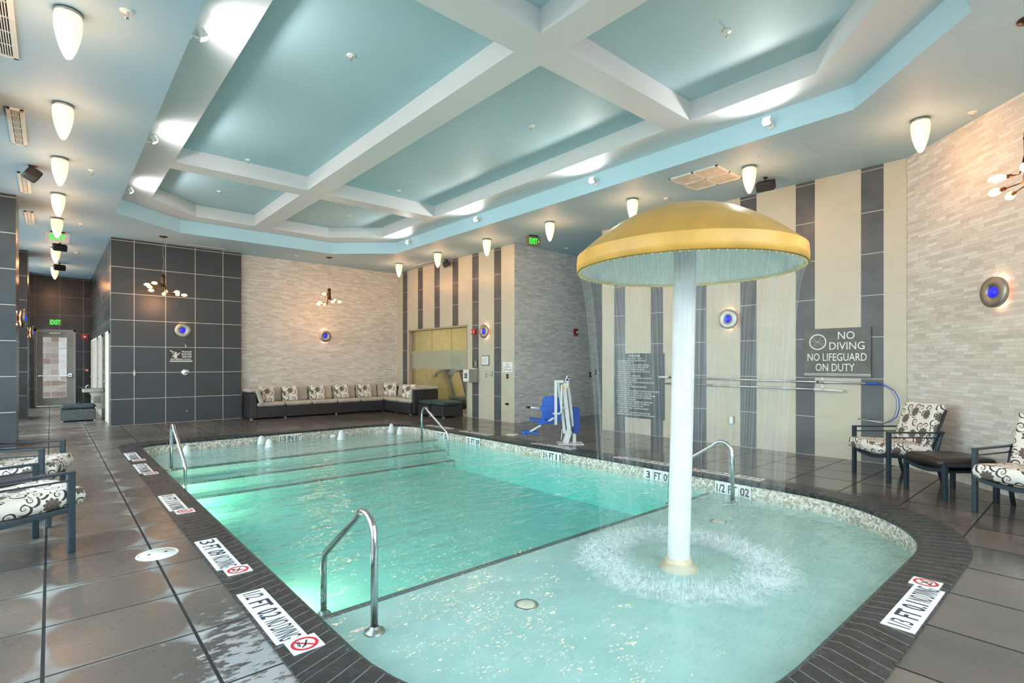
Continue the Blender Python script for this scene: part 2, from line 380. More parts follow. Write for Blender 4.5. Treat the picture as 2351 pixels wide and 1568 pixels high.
    def build(s, name, mat, parent=None, uvmode='box', label=None, kind=None):
        b = s.b; bmesh.ops.remove_doubles(b, verts=b.verts, dist=1e-6) if False else None
        if uvmode == 'box':
            b.normal_update(); L = b.loops.layers.uv.new('UVMap')
            for f in b.faces:
                n = f.normal
                for lp in f.loops:
                    p = lp.vert.co
                    if abs(n.z) >= .7 or (abs(n.z) > abs(n.x) and abs(n.z) > abs(n.y)): lp[L].uv = (p.x, p.y)
                    elif abs(n.x) > 1.6*abs(n.y): lp[L].uv = (p.y, p.z)
                    elif abs(n.y) > 1.6*abs(n.x): lp[L].uv = (p.x, p.z)
                    else:
                        tx, ty = -n.y, n.x; l = math.hypot(tx, ty) or 1; tx /= l; ty /= l
                        if tx < 0: tx, ty = -tx, -ty
                        lp[L].uv = (p.x*tx+p.y*ty, p.z)
        me = bpy.data.meshes.new(name); b.to_mesh(me); b.free()
        mats = mat if isinstance(mat, (list, tuple)) else [mat]
        for x in mats: me.materials.append(x)
        o = bpy.data.objects.new(name, me); COL.objects.link(o)
        if parent is not None: o.parent = parent
        if label: o['label'] = label
        if kind: o['kind'] = kind
        return o
def tag(o, label, cat, group=None, kind=None):
    o['label'] = label; o['category'] = cat
    if group: o['group'] = group
    if kind: o['kind'] = kind
    return o
def thing(name, label, cat, loc=(0, 0, 0), rz=0.0, group=None):
    o = bpy.data.objects.new(name, None); o.empty_display_size = .1; COL.objects.link(o)
    o.location = loc; o.rotation_euler = (0, 0, rz)
    return tag(o, label, cat, group)
def struct(o): o['kind'] = 'structure'; return o
def dup(root, loc=None, rz=None, label=None, group=None):
    def cp(o, par):
        c = o.copy(); COL.objects.link(c); c.parent = par
        for ch in o.children: cp(ch, c)
        return c
    r = cp(root, None)
    if loc is not None: r.location = loc
    if rz is not None: r.rotation_euler = (0, 0, rz)
    if label: r['label'] = label
    if group: r['group'] = group
    return r
def text_mesh(body, wid, hgt, depth=.0015, space=1.0, align='CENTER', bold=0.0, fit=True, line=1.0):
    """lettering as one mesh centred on 0,0 in local xy, stretched to wid x hgt"""
    c = bpy.data.curves.new('lettering', 'FONT'); c.body = body; c.size = 1; c.align_x = align; c.space_line = line
    c.extrude = .02; c.offset = bold; c.resolution_u = 3; c.space_character = space
    o = bpy.data.objects.new('lettering', c); COL.objects.link(o)
    bpy.context.view_layer.update()
    me = bpy.data.meshes.new_from_object(o.evaluated_get(bpy.context.evaluated_depsgraph_get()))
    bpy.data.objects.remove(o); bpy.data.curves.remove(c)
    xs = [v.co.x for v in me.vertices]; ys = [v.co.y for v in me.vertices]
    x0, x1, y0, y1 = min(xs), max(xs), min(ys), max(ys)
    sx = wid/(x1-x0); sy = hgt/(y1-y0)
    if not fit: sx = sy = min(sx, sy)
    for v in me.vertices:
        v.co = Vector(((v.co.x-(x0+x1)/2)*sx, (v.co.y-(y0+y1)/2)*sy, v.co.z/.02*depth/2))
    if not me.uv_layers: me.uv_layers.new(name='UVMap')
    return me
def letters(body, wid, hgt, mat, parent, loc, rot, name='lettering', **k):
    me = text_mesh(body, wid, hgt, **k); me.materials.clear(); me.materials.append(mat)
    o = bpy.data.objects.new(name, me); COL.objects.link(o); o.parent = parent
    o.location = loc; o.rotation_euler = rot; return o
FACE = {'-y': (PI/2, 0, 0), '-x': (PI/2, 0, -PI/2), '+x': (PI/2, 0, PI/2)}   # text rotations for signs seen from the room
def fill(name, loops, z, mat, flip=False):
    """flat face with holes"""
    b = bmesh.new(); es = []
    for lp in loops:
        vs = [b.verts.new((x, y, z)) for x, y in lp]
        es += [b.edges.new((vs[i], vs[(i+1) % len(vs)])) for i in range(len(vs))]
    bmesh.ops.triangle_fill(b, use_beauty=True, use_dissolve=False, edges=es)
    b.normal_update()
    for f in b.faces:
        if (f.normal.z > 0) == flip: f.normal_flip()
    m = MB(); m.b.free(); m.b = b
    return struct(m.build(name, mat))
# ------------------------------------------------------------ outlines
def pool_outline(off, seg=14):
    x0, x1, y0, y1 = 1.15-off, 6.37+off, .985-off, 11.38+off
    cs = [((x0, y0), 1.55+off*.6, PI, 1.5*PI), ((x1, y0), 1.42+off*.6, 1.5*PI, 2*PI), ((x1, y1), .95+off*.3, 0, .5*PI), ((x0, y1), .38+off*.5, .5*PI, PI)]
    pts = []
    for (cx, cy_), r, a0, a1 in cs:
        mx = cx+r if cx == x0 else cx-r; my = cy_+r if cy_ == y0 else cy_-r
        pts += [(mx+r*math.cos(a0+(a1-a0)*k/seg), my+r*math.sin(a0+(a1-a0)*k/seg)) for k in range(seg+1)]
    return pts
INN = pool_outline(0); OUT = pool_outline(.30)
ROOM = [(-1.0, -1.5), (5.62, -1.5), (9.03, 1.91), (9.01, 7.31), (12.6, 7.31), (12.6, 9.5), (8.4, 9.5), (8.4, 15.2), (3.75, 15.2), (3.75, 15.05), (1.03, 15.05), (1.03, 23.3), (-1.0, 23.3)]
OCT = [(.925, 1.95), (2.12, .76), (5.64, .76), (6.83, 1.93), (6.83, 12.4), (5.58, 13.55), (2.14, 13.55), (.925, 12.54)]
INO = [(1.45, 2.2), (2.33, 1.33), (5.42, 1.33), (6.27, 2.13), (6.27, 12.15), (5.27, 13.05), (2.35, 13.05), (1.45, 12.15)]

fill('floor', [ROOM, OUT], 0.0, M['deck'])
fill('ceiling', [ROOM, OCT], HC, M['ceil'], flip=True)
fill('trim_1', [OCT, INO], Z1, M['ceil_white'], flip=True)
fill('ceiling', [INO], Z2, M['ceil_top'], flip=True)
def skirt(name, lp, z0, z1, mat, inward=True):
    m = MB()
    for (a, b) in zip(lp, lp[1:]+lp[:1]):
        m.quad([(a[0], a[1], z0), (b[0], b[1], z0), (b[0], b[1], z1), (a[0], a[1], z1)])
    return struct(m.build(name, mat))
skirt('trim_2', OCT, HC, Z1, M['fascia']); skirt('trim_3', INO, Z1, Z2, M['ceil_white'])
# coffer beams, flush with the shelf
bm_ = MB(); bm_.box(3.53, 1.33, Z1, 3.905, 13.05, Z2+.02)
struct(bm_.build('trim_4', M['ceil_white']))
for i, (a, b) in enumerate([(3.63, 4.0), (9.70, 10.08)]):
    for xa, xb in ((1.45, 3.53), (3.905, 6.27)):
        struct(MB().box(xa, a, Z1, xb, b, Z2+.02).build('trim_%d' % (5+i), M['ceil_white']))
# roof slab so daylight enters only by the windows
struct(MB().box(-1.2, -1.7, 4.95, 12.8, 25.2, 5.1).build('ceiling', M['ceil_white']))
struct(MB().box(-1.2, -1.7, HC+.03, .9, 25.2, 4.95).build('ceiling', M['ceil_white']))

# ------------------------------------------------------------ walls
def wallx(name, x, y0, y1, mat, thick=.2, z0=0.0, z1=HC):
    return struct(MB().box(x, y0, z0, x+thick, y1, z1).build(name, mat))
def wally(name, y, x0, x1, mat, thick=.2, z0=0.0, z1=HC):
    return struct(MB().box(x0, y, z0, x1, y+thick, z1).build(name, mat))
wally('wall_back', 15.05, 1.03, 3.755, M['tile_dark'], .3)
wally('wall_back', 15.2, 3.755, 8.6, M['stone'], .3)
wally('wall_alcove', 9.5, 8.4, 12.8, M['stone_grey'], .2)
# far striped wall with its internal window opening (y 11.417-14.4, z 0.02-2.45)
m = MB(); m.box(8.4, 9.502, 0, 8.6, 11.417, HC); m.box(8.4, 14.45, 0, 8.6, 15.2, HC); m.box(8.4, 11.417, 2.46, 8.6, 14.45, HC)
struct(m.build('wall_right', M['stripe1']))
wallx('wall_right', 9.01, 1.9, 7.31, M['stripe2'])
wally('wall_alcove', 7.31, 9.21, 12.8, M['stone_grey'], -.1)
wallx('wall_alcove', 12.6, 7.3, 9.6, M['stone_grey'])
m = MB(); m.quad([(9.03, 1.91, 0), (5.62, -1.5, 0), (5.62, -1.5, HC), (9.03, 1.91, HC)])
m.quad([(9.17, 1.77, HC), (5.76, -1.64, HC), (5.76, -1.64, 0), (9.17, 1.77, 0)])
struct(m.build('wall_corner', M['stone']))
# hall: right side, end
m = MB(); m.box(1.03, 15.35, 0, 1.33, 23.5, HC); struct(m.build('wall_hall', M['tile_black']))
m = MB(); m.box(-1.2, 23.3, 0, -.42, 23.5, HC); m.box(.635, 23.3, 0, 1.03, 23.5, HC); m.box(-.42, 23.3, 2.56, .635, 23.5, HC)
struct(m.build('wall_end', M['tile_black']))
# left side: tiled piers between windows
for k, (a, b) in enumerate([(-1.5, -1.3), (.35, 1.45), (7.72, 8.5), (12.35, 13.45), (18.25, 19.3), (22.6, 23.3)]):
    struct(MB().box(-1.1, a, 0, -.45 if k != 5 else -.5, b, HC).build('wall_left', M['tile_col'] if k < 4 else M['tile_black']))
for k, (a, b) in enumerate(WINS):
    m = MB(); m.box(-1.12, a, 0, -1.0, b, .12); m.box(-1.12, a, 4.1, -1.0, b, HC)
    fr_ = struct(m.build('window_%d' % (k+1), M['grey_door']))
    n = max(1, round((b-a)/1.6)); m = MB()
    for i in range(n+1):
        y = a+.03+(b-a-.06)*i/n; m.box(-1.1, y-.03, .12, -1.02, y+.03, 4.1)
    m.box(-1.1, a, 2.4, -1.02, b, 2.46)
    m.build('window_frame', M['grey_door'], fr_)
    MB().box(-1.065, a, .12, -1.055, b, 4.1).build('pane', M['glass'], fr_)
# near wall behind the camera with a broad window
m = MB(); m.box(-1.2, -1.7, 0, .35, -1.5, HC); m.box(5.45, -1.7, 0, 6.0, -1.5, HC); m.box(.35, -1.7, 4.1, 5.45, -1.5, HC); m.box(.35, -1.7, 0, 5.45, -1.5, .12)
struct(m.build('wall_near', M['tile_col']))
m = MB()
for x in (.38, 2.05, 3.72, 5.42): m.box(x-.03, -1.62, .12, x+.03, -1.55, 4.1)
m.box(.35, -1.62, 2.4, 5.45, -1.55, 2.46)
fr_ = struct(m.build('window_6', M['grey_door'])); MB().box(.35, -1.59, .12, 5.45, -1.58, 4.1).build('pane', M['glass'], fr_)
# outdoors: unseen pale paving added to bounce daylight up to the ceilings
struct(MB().box(-30, -30, -.12, -1.1, 40, -.08).build('ground', plain('concrete', (176, 172, 165), .8)))
struct(MB().box(-1.1, 23.5, -.12, 30, 40, -.08).build('ground', plain('concrete_far', (176, 172, 165), .8)))
struct(MB().box(-1.1, -30, -.12, 30, -1.7, -.08).build('ground', plain('concrete_near', (176, 172, 165), .8)))
t = NT('outside_stonework'); b = t.n('ShaderNodeTexBrick', {'Vector': t.uv(), 'Color1': srgb(122, 92, 84), 'Color2': srgb(160, 150, 142), 'Mortar': srgb(150, 142, 138), 'Scale': 1.0, 'Mortar Size': .012, 'Brick Width': .42, 'Row Height': .2}, offset=.4)
t.pbr(b.outputs['Color'], .8, normal=t.bump(t.math('ADD', t.noise(t.uv(), 8, 5), b.outputs['Fac']), .8, .03))
struct(MB().box(-3, 25.4, -.1, 4, 25.7, 5).build('wall_outside', t.m))

# ------------------------------------------------------------ pool
def ring(m, A, B, za, zb, smooth=False, uvl=None, off=0.0, va=0.0, vb=1.0):
    s_ = 0.0
    for i in range(len(A)):
        k = (i+1) % len(A); a, a2, b2, b = A[i], A[k], B[k], B[i]
        L = math.hypot(a2[0]-a[0], a2[1]-a[1])
        f = m.quad([(a[0], a[1], za), (a2[0], a2[1], za), (b2[0], b2[1], zb), (b[0], b[1], zb)], smooth)
        if uvl is not None:
            for lp, q in zip(f.loops, ((s_, va), (s_+L, va), (s_+L, vb), (s_, vb))): lp[uvl].uv = q
        s_ += L
m = MB(); L = m.b.loops.layers.uv.new('UVMap'); I2 = pool_outline(-.02); I3 = pool_outline(-.012)
ring(m, I3, pool_outline(.012), .0, .012, True, L, 0, 0, .03); ring(m, pool_outline(.012), OUT, .012, .012, True, L, 0, .03, .32)
ring(m, I2, I3, -.012, .0, True, L, 0, -.02, 0); ring(m, I3, I2, -.04, -.012, True, L, 0, -.05, -.02); ring(m, INN, I3, -.04, -.04, True, L, 0, -.07, -.05)
ring(m, OUT, OUT, .012, -.03, False, L, 0, .32, .36)
tag(m.build('pool_coping', M['coping'], uvmode=None), 'dark slate edging stones running round the pool', 'pool edging', kind='structure')
def basin():
    m = MB(); L = m.b.loops.layers.uv.new('UVMap')
    ring(m, INN, INN, -.215, -.04, False, L, 0, -.215, -.04)
    return struct(m.build('pool_tile_band', M['mosaic'], uvmode=None))
basin()
YN, YF = 3.44, 9.74
prof = [(.985, -.22), (YN, -.22), (YN, -.40), (YN+.32, -.40), (YN+.32, -.58), (YN+.64, -.58), (YN+.64, -.76), (YF-.64, -.76), (YF-.64, -.58), (YF-.32, -.58), (YF-.32, -.40), (YF, -.40), (YF, -.22), (11.38, -.22)]
def zat(y):
    for (a, za), (b, zb) in zip(prof, prof[1:]):
        if b > a and a <= y <= b: return za
    return -.22
def xext(y):
    xs = []
    for (a, b) in zip(INN, INN[1:]+INN[:1]):
        if (a[1]-y)*(b[1]-y) <= 0 and a[1] != b[1]:
            xs.append(a[0]+(b[0]-a[0])*(y-a[1])/(b[1]-a[1]))
    return (min(xs), max(xs)) if xs else (3, 4)
ys = sorted({round(p_[1], 4) for p_ in INN} | {p_[0] for p_ in prof} | {.986, 11.379})
ys = [y for y in ys if .985 < y < 11.38]
m = MB()
for a, b in zip(ys, ys[1:]):
    z = zat((a+b)/2); xa, xb = xext(a+1e-4), xext(b-1e-4)
    m.quad([(xa[0], a, z), (xa[1], a, z), (xb[1], b, z), (xb[0], b, z)])
for (a, za), (b, zb) in zip(prof, prof[1:]):
    if a == b: m.quad([(1.15, a, za), (6.37, a, za), (6.37, a, zb), (1.15, a, zb)])
m2 = MB.__new__(MB)
for (a, b) in zip(INN, INN[1:]+INN[:1]):
    m.quad([(a[0], a[1], -1.05), (b[0], b[1], -1.05), (b[0], b[1], -.215), (a[0], a[1], -.215)])
tag(m.build('pool_basin', M['plaster']), 'pale plaster swimming pool shell with shallow ledges at both ends', 'swimming pool', kind='structure')
m = MB()
for y, z in ((YN, -.22), (YN+.32, -.40), (YN+.64, -.58)): m.box(1.16, y-(.05 if z > -.3 else .02), z-.03, 6.36, y+.004, z+.004)
for y, z in ((YF, -.22), (YF-.32, -.40), (YF-.64, -.58)): m.box(1.16, y-.004, z-.03, 6.36, y+(.035 if z > -.3 else .010), z+.004)
struct(m.build('pool_step_edging', M['nosing']))
# water body
WZ = -.16
m = MB(); WO = pool_outline(.01)
b = m.b
top = [b.verts.new((x, y, WZ)) for x, y in WO]; bot = [b.verts.new((x, y, -1.3)) for x, y in WO]
b.faces.new(top); b.faces.new(bot[::-1])
for i in range(len(WO)):
    k = (i+1) % len(WO); b.faces.new((top[i], bot[i], bot[k], top[k]))
bmesh.ops.recalc_face_normals(b, faces=b.faces)
o = m.build('pool_water', M['water']); tag(o, 'clear turquoise water filling the swimming pool', 'water', kind='stuff')
# underwater lamps in the left pool wall
def pool_lamp(y, z, label):
    t_ = thing('pool_lamp', label, 'pool light', (1.155, y, z))
    MB().lathe([(.10, 0), (.10, .012), (.078, .02), (.076, .008)], 28, axis='x').build('trim_ring', M['steel_'], t_)
    MB().lathe([(.077, .009), (.05, .018), (0, .02)], 24, axis='x').build('lens', M['pool_lens'], t_)
    light('AREA', 'underwater_beam', (1.21, y, z), 42, (1, .95, .60), shape='DISK', size=.15, rot=(0, -PI/2, 0))
M['steel_'] = plain('niche_steel', (200, 202, 205), .25, 1.0); M['pool_lens'] = glow('pool_lens', (255, 244, 200), 6.0)
pool_lamp(4.9, -.52, 'underwater lamp in the left pool wall near the 3 FT 09 marker'); pool_lamp(8.7, -.50, 'underwater lamp in the left pool wall by the far left handrail')
# drains on the two ledges
def drain(x, y, label):
    m = MB(); m.lathe([(0, .012), (.05, .012), (.062, .006), (.066, 0)], 28)
    t_ = thing('floor_drain', label, 'drain', (x, y, -.22))
    m.build('cover', M['ceramic_cream'], t_); MB().lathe([(.066, .003), (.085, .003), (.086, 0)], 28).build('rim', M['steel'], t_)
drain(2.48, 2.68, 'round drain cover in the shallow near ledge, clear of the falling water')
drain(5.3, 2.74, 'round drain cover in the shallow ledge by the right pool wall')

# ------------------------------------------------------------ mushroom waterfall
UX, UY = 3.86, 2.34
um = thing('mushroom_waterfall', 'yellow domed mushroom shower on a white pole standing in the shallow end', 'water feature', (UX, UY, -.16))
lean = Vector((.045, -.04, 0))
m = MB(); m.tube([Vector((0, 0, -.13)), Vector((0, 0, .0)), lean*.5+Vector((0, 0, 1.2)), lean+Vector((0, 0, 2.75))], .089, 32)
m.build('pole', M['white'], um)
m = MB(); m.lathe([(.089, .03), (.1, .03), (.104, .0), (.11, -.02), (.15, -.045), (.16, -.07)], 32)
t = NT('stained_collar'); n = t.noise(t.pos(), 9, 4); t.pbr(t.ramp(n, [(.3, srgb(200, 176, 142)), (.7, srgb(222, 208, 186))]), .5)
m.build('base_flange', t.m, um)
cx_, cy_2 = lean.x, lean.y
R0, zr = .885, 2.205+.16
m = MB()
m.lathe([(R0-.006, zr), (R0, zr), (R0+.002, zr+.06), (R0-.004, zr+.128)], 96, (cx_, cy_2, 0))
m.build('canopy_band', M['yellow_band'], um); m = MB()
m.lathe([(R0-.004, zr+.128), (R0-.03, zr+.15), (R0-.10, zr+.21), (R0-.20, zr+.29), (R0-.32, zr+.37), (R0-.44, zr+.435), (R0-.54, zr+.475), (R0-.62, zr+.495), (R0-.74, zr+.512), (.02, zr+.52), (0, zr+.52)], 96, (cx_, cy_2, 0))
m.build('canopy', M['yellow'], um)
m = MB()
m.lathe([(R0-.008, zr+.001), (R0-.03, zr+.02), (R0-.07, zr+.05), (R0-.2, zr+.16), (R0-.5, zr+.30), (.09, zr+.36)], 72, (cx_, cy_2, 0))
t = NT('canopy_underside'); q = t.xyz(t.n('ShaderNodeTexCoord').outputs['Object'])
an = t.math('ARCTAN2', q[1], q[0]); n = t.noise(t.vec(t.math('MULTIPLY', an, 8), q[2]), 2.0, 3)
t.pbr(t.ramp(n, [(.3, srgb(214, 220, 220)), (.7, srgb(236, 238, 236))]), .4); m.build('canopy_underside', t.m, um)
m = MB()
m.lathe([(R0-.008, zr-.004), (R0-.03, zr-.006), (R0-.034, zr+.012), (R0-.016, zr+.016)], 72, (cx_, cy_2, 0))
for k in range(90):
    a = 2*PI*k/90; rr_ = R0-.022
    m.lathe([(.0045, 0), (.005, .012)], 6, (cx_+rr_*math.cos(a), cy_2+rr_*math.sin(a), zr-.012))
m.build('drip_rim', plain('cream_rim', (226, 206, 150), .4), um)
# falling sheet of water
t = NT('falling_water'); uvn = t.xyz(t.uv())
s1 = t.noise(t.vec(t.math('MULTIPLY', uvn[0], 60), t.math('MULTIPLY', uvn[1], 1.2)), 1.0, 4, .65)
s2 = t.noise(t.vec(t.math('MULTIPLY', uvn[0], 6), t.math('MULTIPLY', uvn[1], .6)), 1.0, 3, .5)
al = t.n('ShaderNodeMapRange', {0: t.math('ADD', t.math('MULTIPLY', s1, .75), t.math('MULTIPLY', s2, .45)), 1: .55, 2: .86, 3: .0, 4: .55}).outputs[0]
fade = t.n('ShaderNodeMapRange', {0: uvn[1], 1: 0.0, 2: 1.0, 3: 1.0, 4: .28}).outputs[0]
al = t.math('MULTIPLY', al, fade)
df = t.n('ShaderNodeBsdfDiffuse', {0: srgb(205, 212, 216)}); tl = t.n('ShaderNodeBsdfTranslucent', {0: srgb(205, 212, 216)})
dm = t.n('ShaderNodeMixShader', {0: .5, 1: df.outputs[0], 2: tl.outputs[0]})
mx = t.n('ShaderNodeMixShader', {0: al, 1: t.n('ShaderNodeBsdfTransparent').outputs[0], 2: dm.outputs[0]})
t.t.links.new(mx.outputs[0], t.out.inputs[0]); M['fall'] = t.m
def curtain(r0, r1, z0, z1, seed):
    m = MB(); L = m.b.loops.layers.uv.new('UVMap'); n = 160; kk = 14; rnd = random.Random(seed)
    jit = [rnd.uniform(-.012, .012) for _ in range(n)]; g = []
    for i in range(n):
        a = 2*PI*i/n; row = []
        for k in range(kk+1):
            f = k/kk; r = r0+(r1-r0)*(f**.55)+jit[i]*f
            row.append(m.b.verts.new((r*math.cos(a), r*math.sin(a), z0+(z1-z0)*f)))
        g.append(row)
    for i in range(n):
        for k in range(kk):
            f = m.b.faces.new((g[i][k], g[(i+1) % n][k], g[(i+1) % n][k+1], g[i][k+1])); f.smooth = True
            for lp, q in zip(f.loops, ((i/n*6.28, k/kk), ((i+1)/n*6.28, k/kk), ((i+1)/n*6.28, (k+1)/kk), (i/n*6.28, (k+1)/kk))): lp[L].uv = q
    return m
o = curtain(R0-.02, .68, zr-.005, 0.0, 3).build('falling_water', M['fall'], uvmode=None)
o.location = (UX+cx_, UY+cy_2, -.16); tag(o, 'thin curtain of water falling from the rim of the yellow mushroom', 'water', kind='stuff')
# splash ring: foam surface and flying drops
t = NT('splash_foam'); uvn = t.xyz(t.uv()); P_ = t.n('ShaderNodeTexCoord').outputs['Object']
n1 = t.noise(P_, 14, 6, .75); n2 = t.noise(P_, 3, 3)
edge = t.math('MULTIPLY', t.math('SUBTRACT', 1, t.math('POWER', t.math('ABSOLUTE', t.math('SUBTRACT', t.math('MULTIPLY', uvn[1], 2), 1)), 2)), 1.0)
al = t.math('MULTIPLY', t.n('ShaderNodeMapRange', {0: t.math('ADD', t.math('MULTIPLY', n1, .7), t.math('MULTIPLY', n2, .5)), 1: .50, 2: .82}).outputs[0], edge)
mx = t.n('ShaderNodeMixShader', {0: t.math('MULTIPLY', al, .8), 1: t.n('ShaderNodeBsdfTransparent').outputs[0], 2: t.n('ShaderNodeBsdfDiffuse', {0: srgb(236, 242, 246)}).outputs[0]})
t.t.links.new(mx.outputs[0], t.out.inputs[0]); M['foam'] = t.m
m = MB(); L = m.b.loops.layers.uv.new('UVMap'); n = 140; kk = 14; g = []
rnd = random.Random(5)
for i in range(n):
    a = 2*PI*i/n; row = []
    for k in range(kk+1):
        f = k/kk; r = .38+.54*f; bumpz = math.sin(PI*f)
        row.append(m.b.verts.new((r*math.cos(a), r*math.sin(a), .006+bumpz*rnd.uniform(.0, .035))))
    g.append(row)
for i in range(n):
    for k in range(kk):
        f = m.b.faces.new((g[i][k], g[i][k+1], g[(i+1) % n][k+1], g[(i+1) % n][k])); f.smooth = True
        for lp, q in zip(f.loops, ((i/n, k/kk), (i/n, (k+1)/kk), ((i+1)/n, (k+1)/kk), ((i+1)/n, k/kk))): lp[L].uv = q
sp = m.build('splash_foam', M['foam'], uvmode=None); sp.location = (UX+.02, UY-.02, -.16)
tag(sp, 'ring of white foam where the falling water hits the pool', 'foam', kind='stuff')
m = MB()
t = NT('spray'); mx = t.n('ShaderNodeMixShader', {0: .15, 1: t.n('ShaderNodeBsdfTransparent').outputs[0], 2: t.n('ShaderNodeBsdfDiffuse', {0: srgb(240, 245, 248)}).outputs[0]})
t.t.links.new(mx.outputs[0], t.out.inputs[0])
for i in range(5000):
    a = rnd.uniform(0, 2*PI); r = .66+rnd.gauss(0, .085); h_ = abs(rnd.gauss(0, .022))+.004
    p0 = Vector((r*math.cos(a), r*math.sin(a), .002)); dr = rnd.gauss(0, .03)
    d0 = Vector((math.cos(a)*dr, math.sin(a)*dr, h_)); p0.z += abs(rnd.gauss(0, .02)); s_ = rnd.uniform(.0015, .004); m.tube([p0, p0+d0*.5, p0+d0], .003, 4, False, [s_*.4, s_, s_*.3])
m.build('spray', t.m, sp, kind='stuff')

# ------------------------------------------------------------ bubbler jets
t = NT('jet_foam'); n = t.noise(t.pos(), 40, 4, .7)
mx = t.n('ShaderNodeMixShader', {0: t.n('ShaderNodeMapRange', {0: n, 1: .3, 2: .6, 3: .55, 4: .95}).outputs[0], 1: t.n('ShaderNodeBsdfTransparent').outputs[0], 2: t.n('ShaderNodeBsdfDiffuse', {0: srgb(238, 244, 246)}).outputs[0]})
t.t.links.new(mx.outputs[0], t.out.inputs[0]); M['jet'] = t.m
JL = [(1.78, 10.66, .17, 'white bubbling jet behind the left far handrail'), (3.15, 11.17, .16, 'bubbling jet against the tiled wall, just left of the 1/3 IN marker'),
      (3.15, 10.66, .15, 'bubbling jet in front of the 1/3 IN marker, nearer the ledge step'), (4.6, 10.72, .19, 'tall bubbling jet alone in the middle of the far ledge'),
      (4.63, 11.2, .05, 'very low bubbling jet against the far tiled wall behind the tall middle jet'), (5.95, 11.05, .2, 'bubbling jet nearest the rounded far right pool corner'),
      (5.94, 10.62, .17, 'bubbling jet just left of the far right handrail')]
for x, y, hh_, lab in JL:
    m = MB(); rn = random.Random(int(x*100+y*7)); pr_ = [(.075, 0), (.07, .2*hh_), (.062, .5*hh_), (.048, .75*hh_), (.03, .93*hh_), (.008, hh_)]
    m.lathe(pr_, 18)
    for v in m.b.verts: v.co.x *= rn.uniform(.85, 1.12); v.co.y *= rn.uniform(.85, 1.12)
    o = m.build('water_jet', M['jet']); o.location = (x, y, WZ); tag(o, lab, 'water jet', 'bubbling jets on the far ledge')

# ------------------------------------------------------------ handrails
def rail(x, yd, ys_, label, zs=-.22, zd=-.40, top=.50):
    """yd: y of the deep-side foot, ys_: y of the shallow-side foot"""
    t_ = thing('handrail', label, 'handrail', (x, ys_, zs))
    s_ = 1 if yd > ys_ else -1; D = abs(yd-ys_); T = top-zs
    pts = [(0, 0, 0), (0, 0, T-.22), (0, 0, T-.17)]
    for k in range(1, 8):
        a = PI-(PI-.62)*k/7; r = .135
        pts.append((0, s_*(r+r*math.cos(a)), T-.135+r*math.sin(a)))
    e = Vector(pts[-1]); q = Vector((0, s_*(D-.03), .28))
    pts.append(tuple(q))
    pts += [(0, s_*(D-.008), .235), (0, s_*D, .18), (0, s_*D, zd-zs)]
    MB().tube(pts, .0225, 16).build('rail_tube', M['steel'], t_)
    MB().lathe([(.024, .04), (.03, .035), (.034, .02), (.062, .012), (.065, 0)], 28).build('flange', M['brushed'], t_)
    MB().lathe([(.024, .03), (.05, .01), (.055, 0)], 24, (0, s_*D, zd-zs)).build('flange', M['brushed'], t_)
rail(1.515, 3.84, 3.03, 'bent steel handrail at the near left pool steps, closest to the camera')
rail(6.12, 3.84, 2.99, 'steel handrail at the near right steps, partly behind the white pole')
rail(1.405, 9.62-1.12, 9.62, 'steel handrail at the far left pool steps')
rail(5.95, 8.72, 9.71, 'steel handrail at the far right steps by the tiled pool wall')

# ------------------------------------------------------------ depth markers
def no_dive(parent, c, r, up, rt, nrm):
    """red ring with slash and small diver"""
    c, up, rt, nrm = Vector(c), Vector(up), Vector(rt), Vector(nrm)
    m = MB(); n = 32
    for k in range(n):
        a, a2 = 2*PI*k/n, 2*PI*(k+1)/n
        q = lambda rr, t_: c+(rt*math.cos(t_)+up*math.sin(t_))*rr+nrm*.001
        m.quad([q(r, a), q(r, a2), q(r*.76, a2), q(r*.76, a)])
    d = (rt+up).normalized(); e = (rt-up).normalized()*r*.1
    m.quad([c+d*r*.85+e+nrm*.0012, c-d*r*.85+e+nrm*.0012, c-d*r*.85-e+nrm*.0012, c+d*r*.85-e+nrm*.0012])
    m.build('prohibition_ring', M['ink_red'], parent)
    m = MB()
    def st_(p, q, w_):
        p = c+rt*p[0]*r+up*p[1]*r+nrm*.0016; q = c+rt*q[0]*r+up*q[1]*r+nrm*.0016
        s_ = (q-p).normalized().cross(nrm)*w_*r
        m.quad([p+s_, q+s_, q-s_, p-s_])
    st_((-.45, .3), (.35, -.1), .06); st_((.1, .05), (.5, -.35), .05); st_((-.5, -.3), (.3, -.42), .04); st_((-.45, -.42), (.2, -.52), .03)
    m.build('diver_symbol', M['ink'], parent)
def deck_marker(x, y, rz, txt, label):
    """origin at reading start, local x = reading direction, local y = letter tops"""
    t_ = thing('depth_marker', label, 'depth marker', (x, y, .012), rz)
    A, B = txt; T = .157
    ws = [T, T, T, T*2-.01, T]; x0 = 0; m = MB()
    for k, w_ in enumerate(ws):
        dy = 0 if k < 4 else .035
        m.box(x0+.002, -T/2+dy, -.004, x0+w_-.002, T/2+dy, .004, .001); x0 += w_
    m.build('tile_strip', M['ceramic'], t_)
    letters(A[0], T*.62, T*.66, M['ink'], t_, (T*.5, 0, .0045), (0, 0, 0))
    letters(A[1], T*.70, T*.72, M['ink'], t_, (T*1.5, 0, .0045), (0, 0, 0), bold=.02)
    letters(A[2], T*.74, T*.72, M['ink'], t_, (T*2.5, 0, .0045), (0, 0, 0), bold=.015)
    letters('NO DIVING', T*1.72, T*.72, M['ink'], t_, (T*4-.005, 0, .0045), (0, 0, 0))
    no_dive(t_, (T*5.45, .035, .004), T*.43, (0, 1, 0), (1, 0, 0), (0, 0, 1))
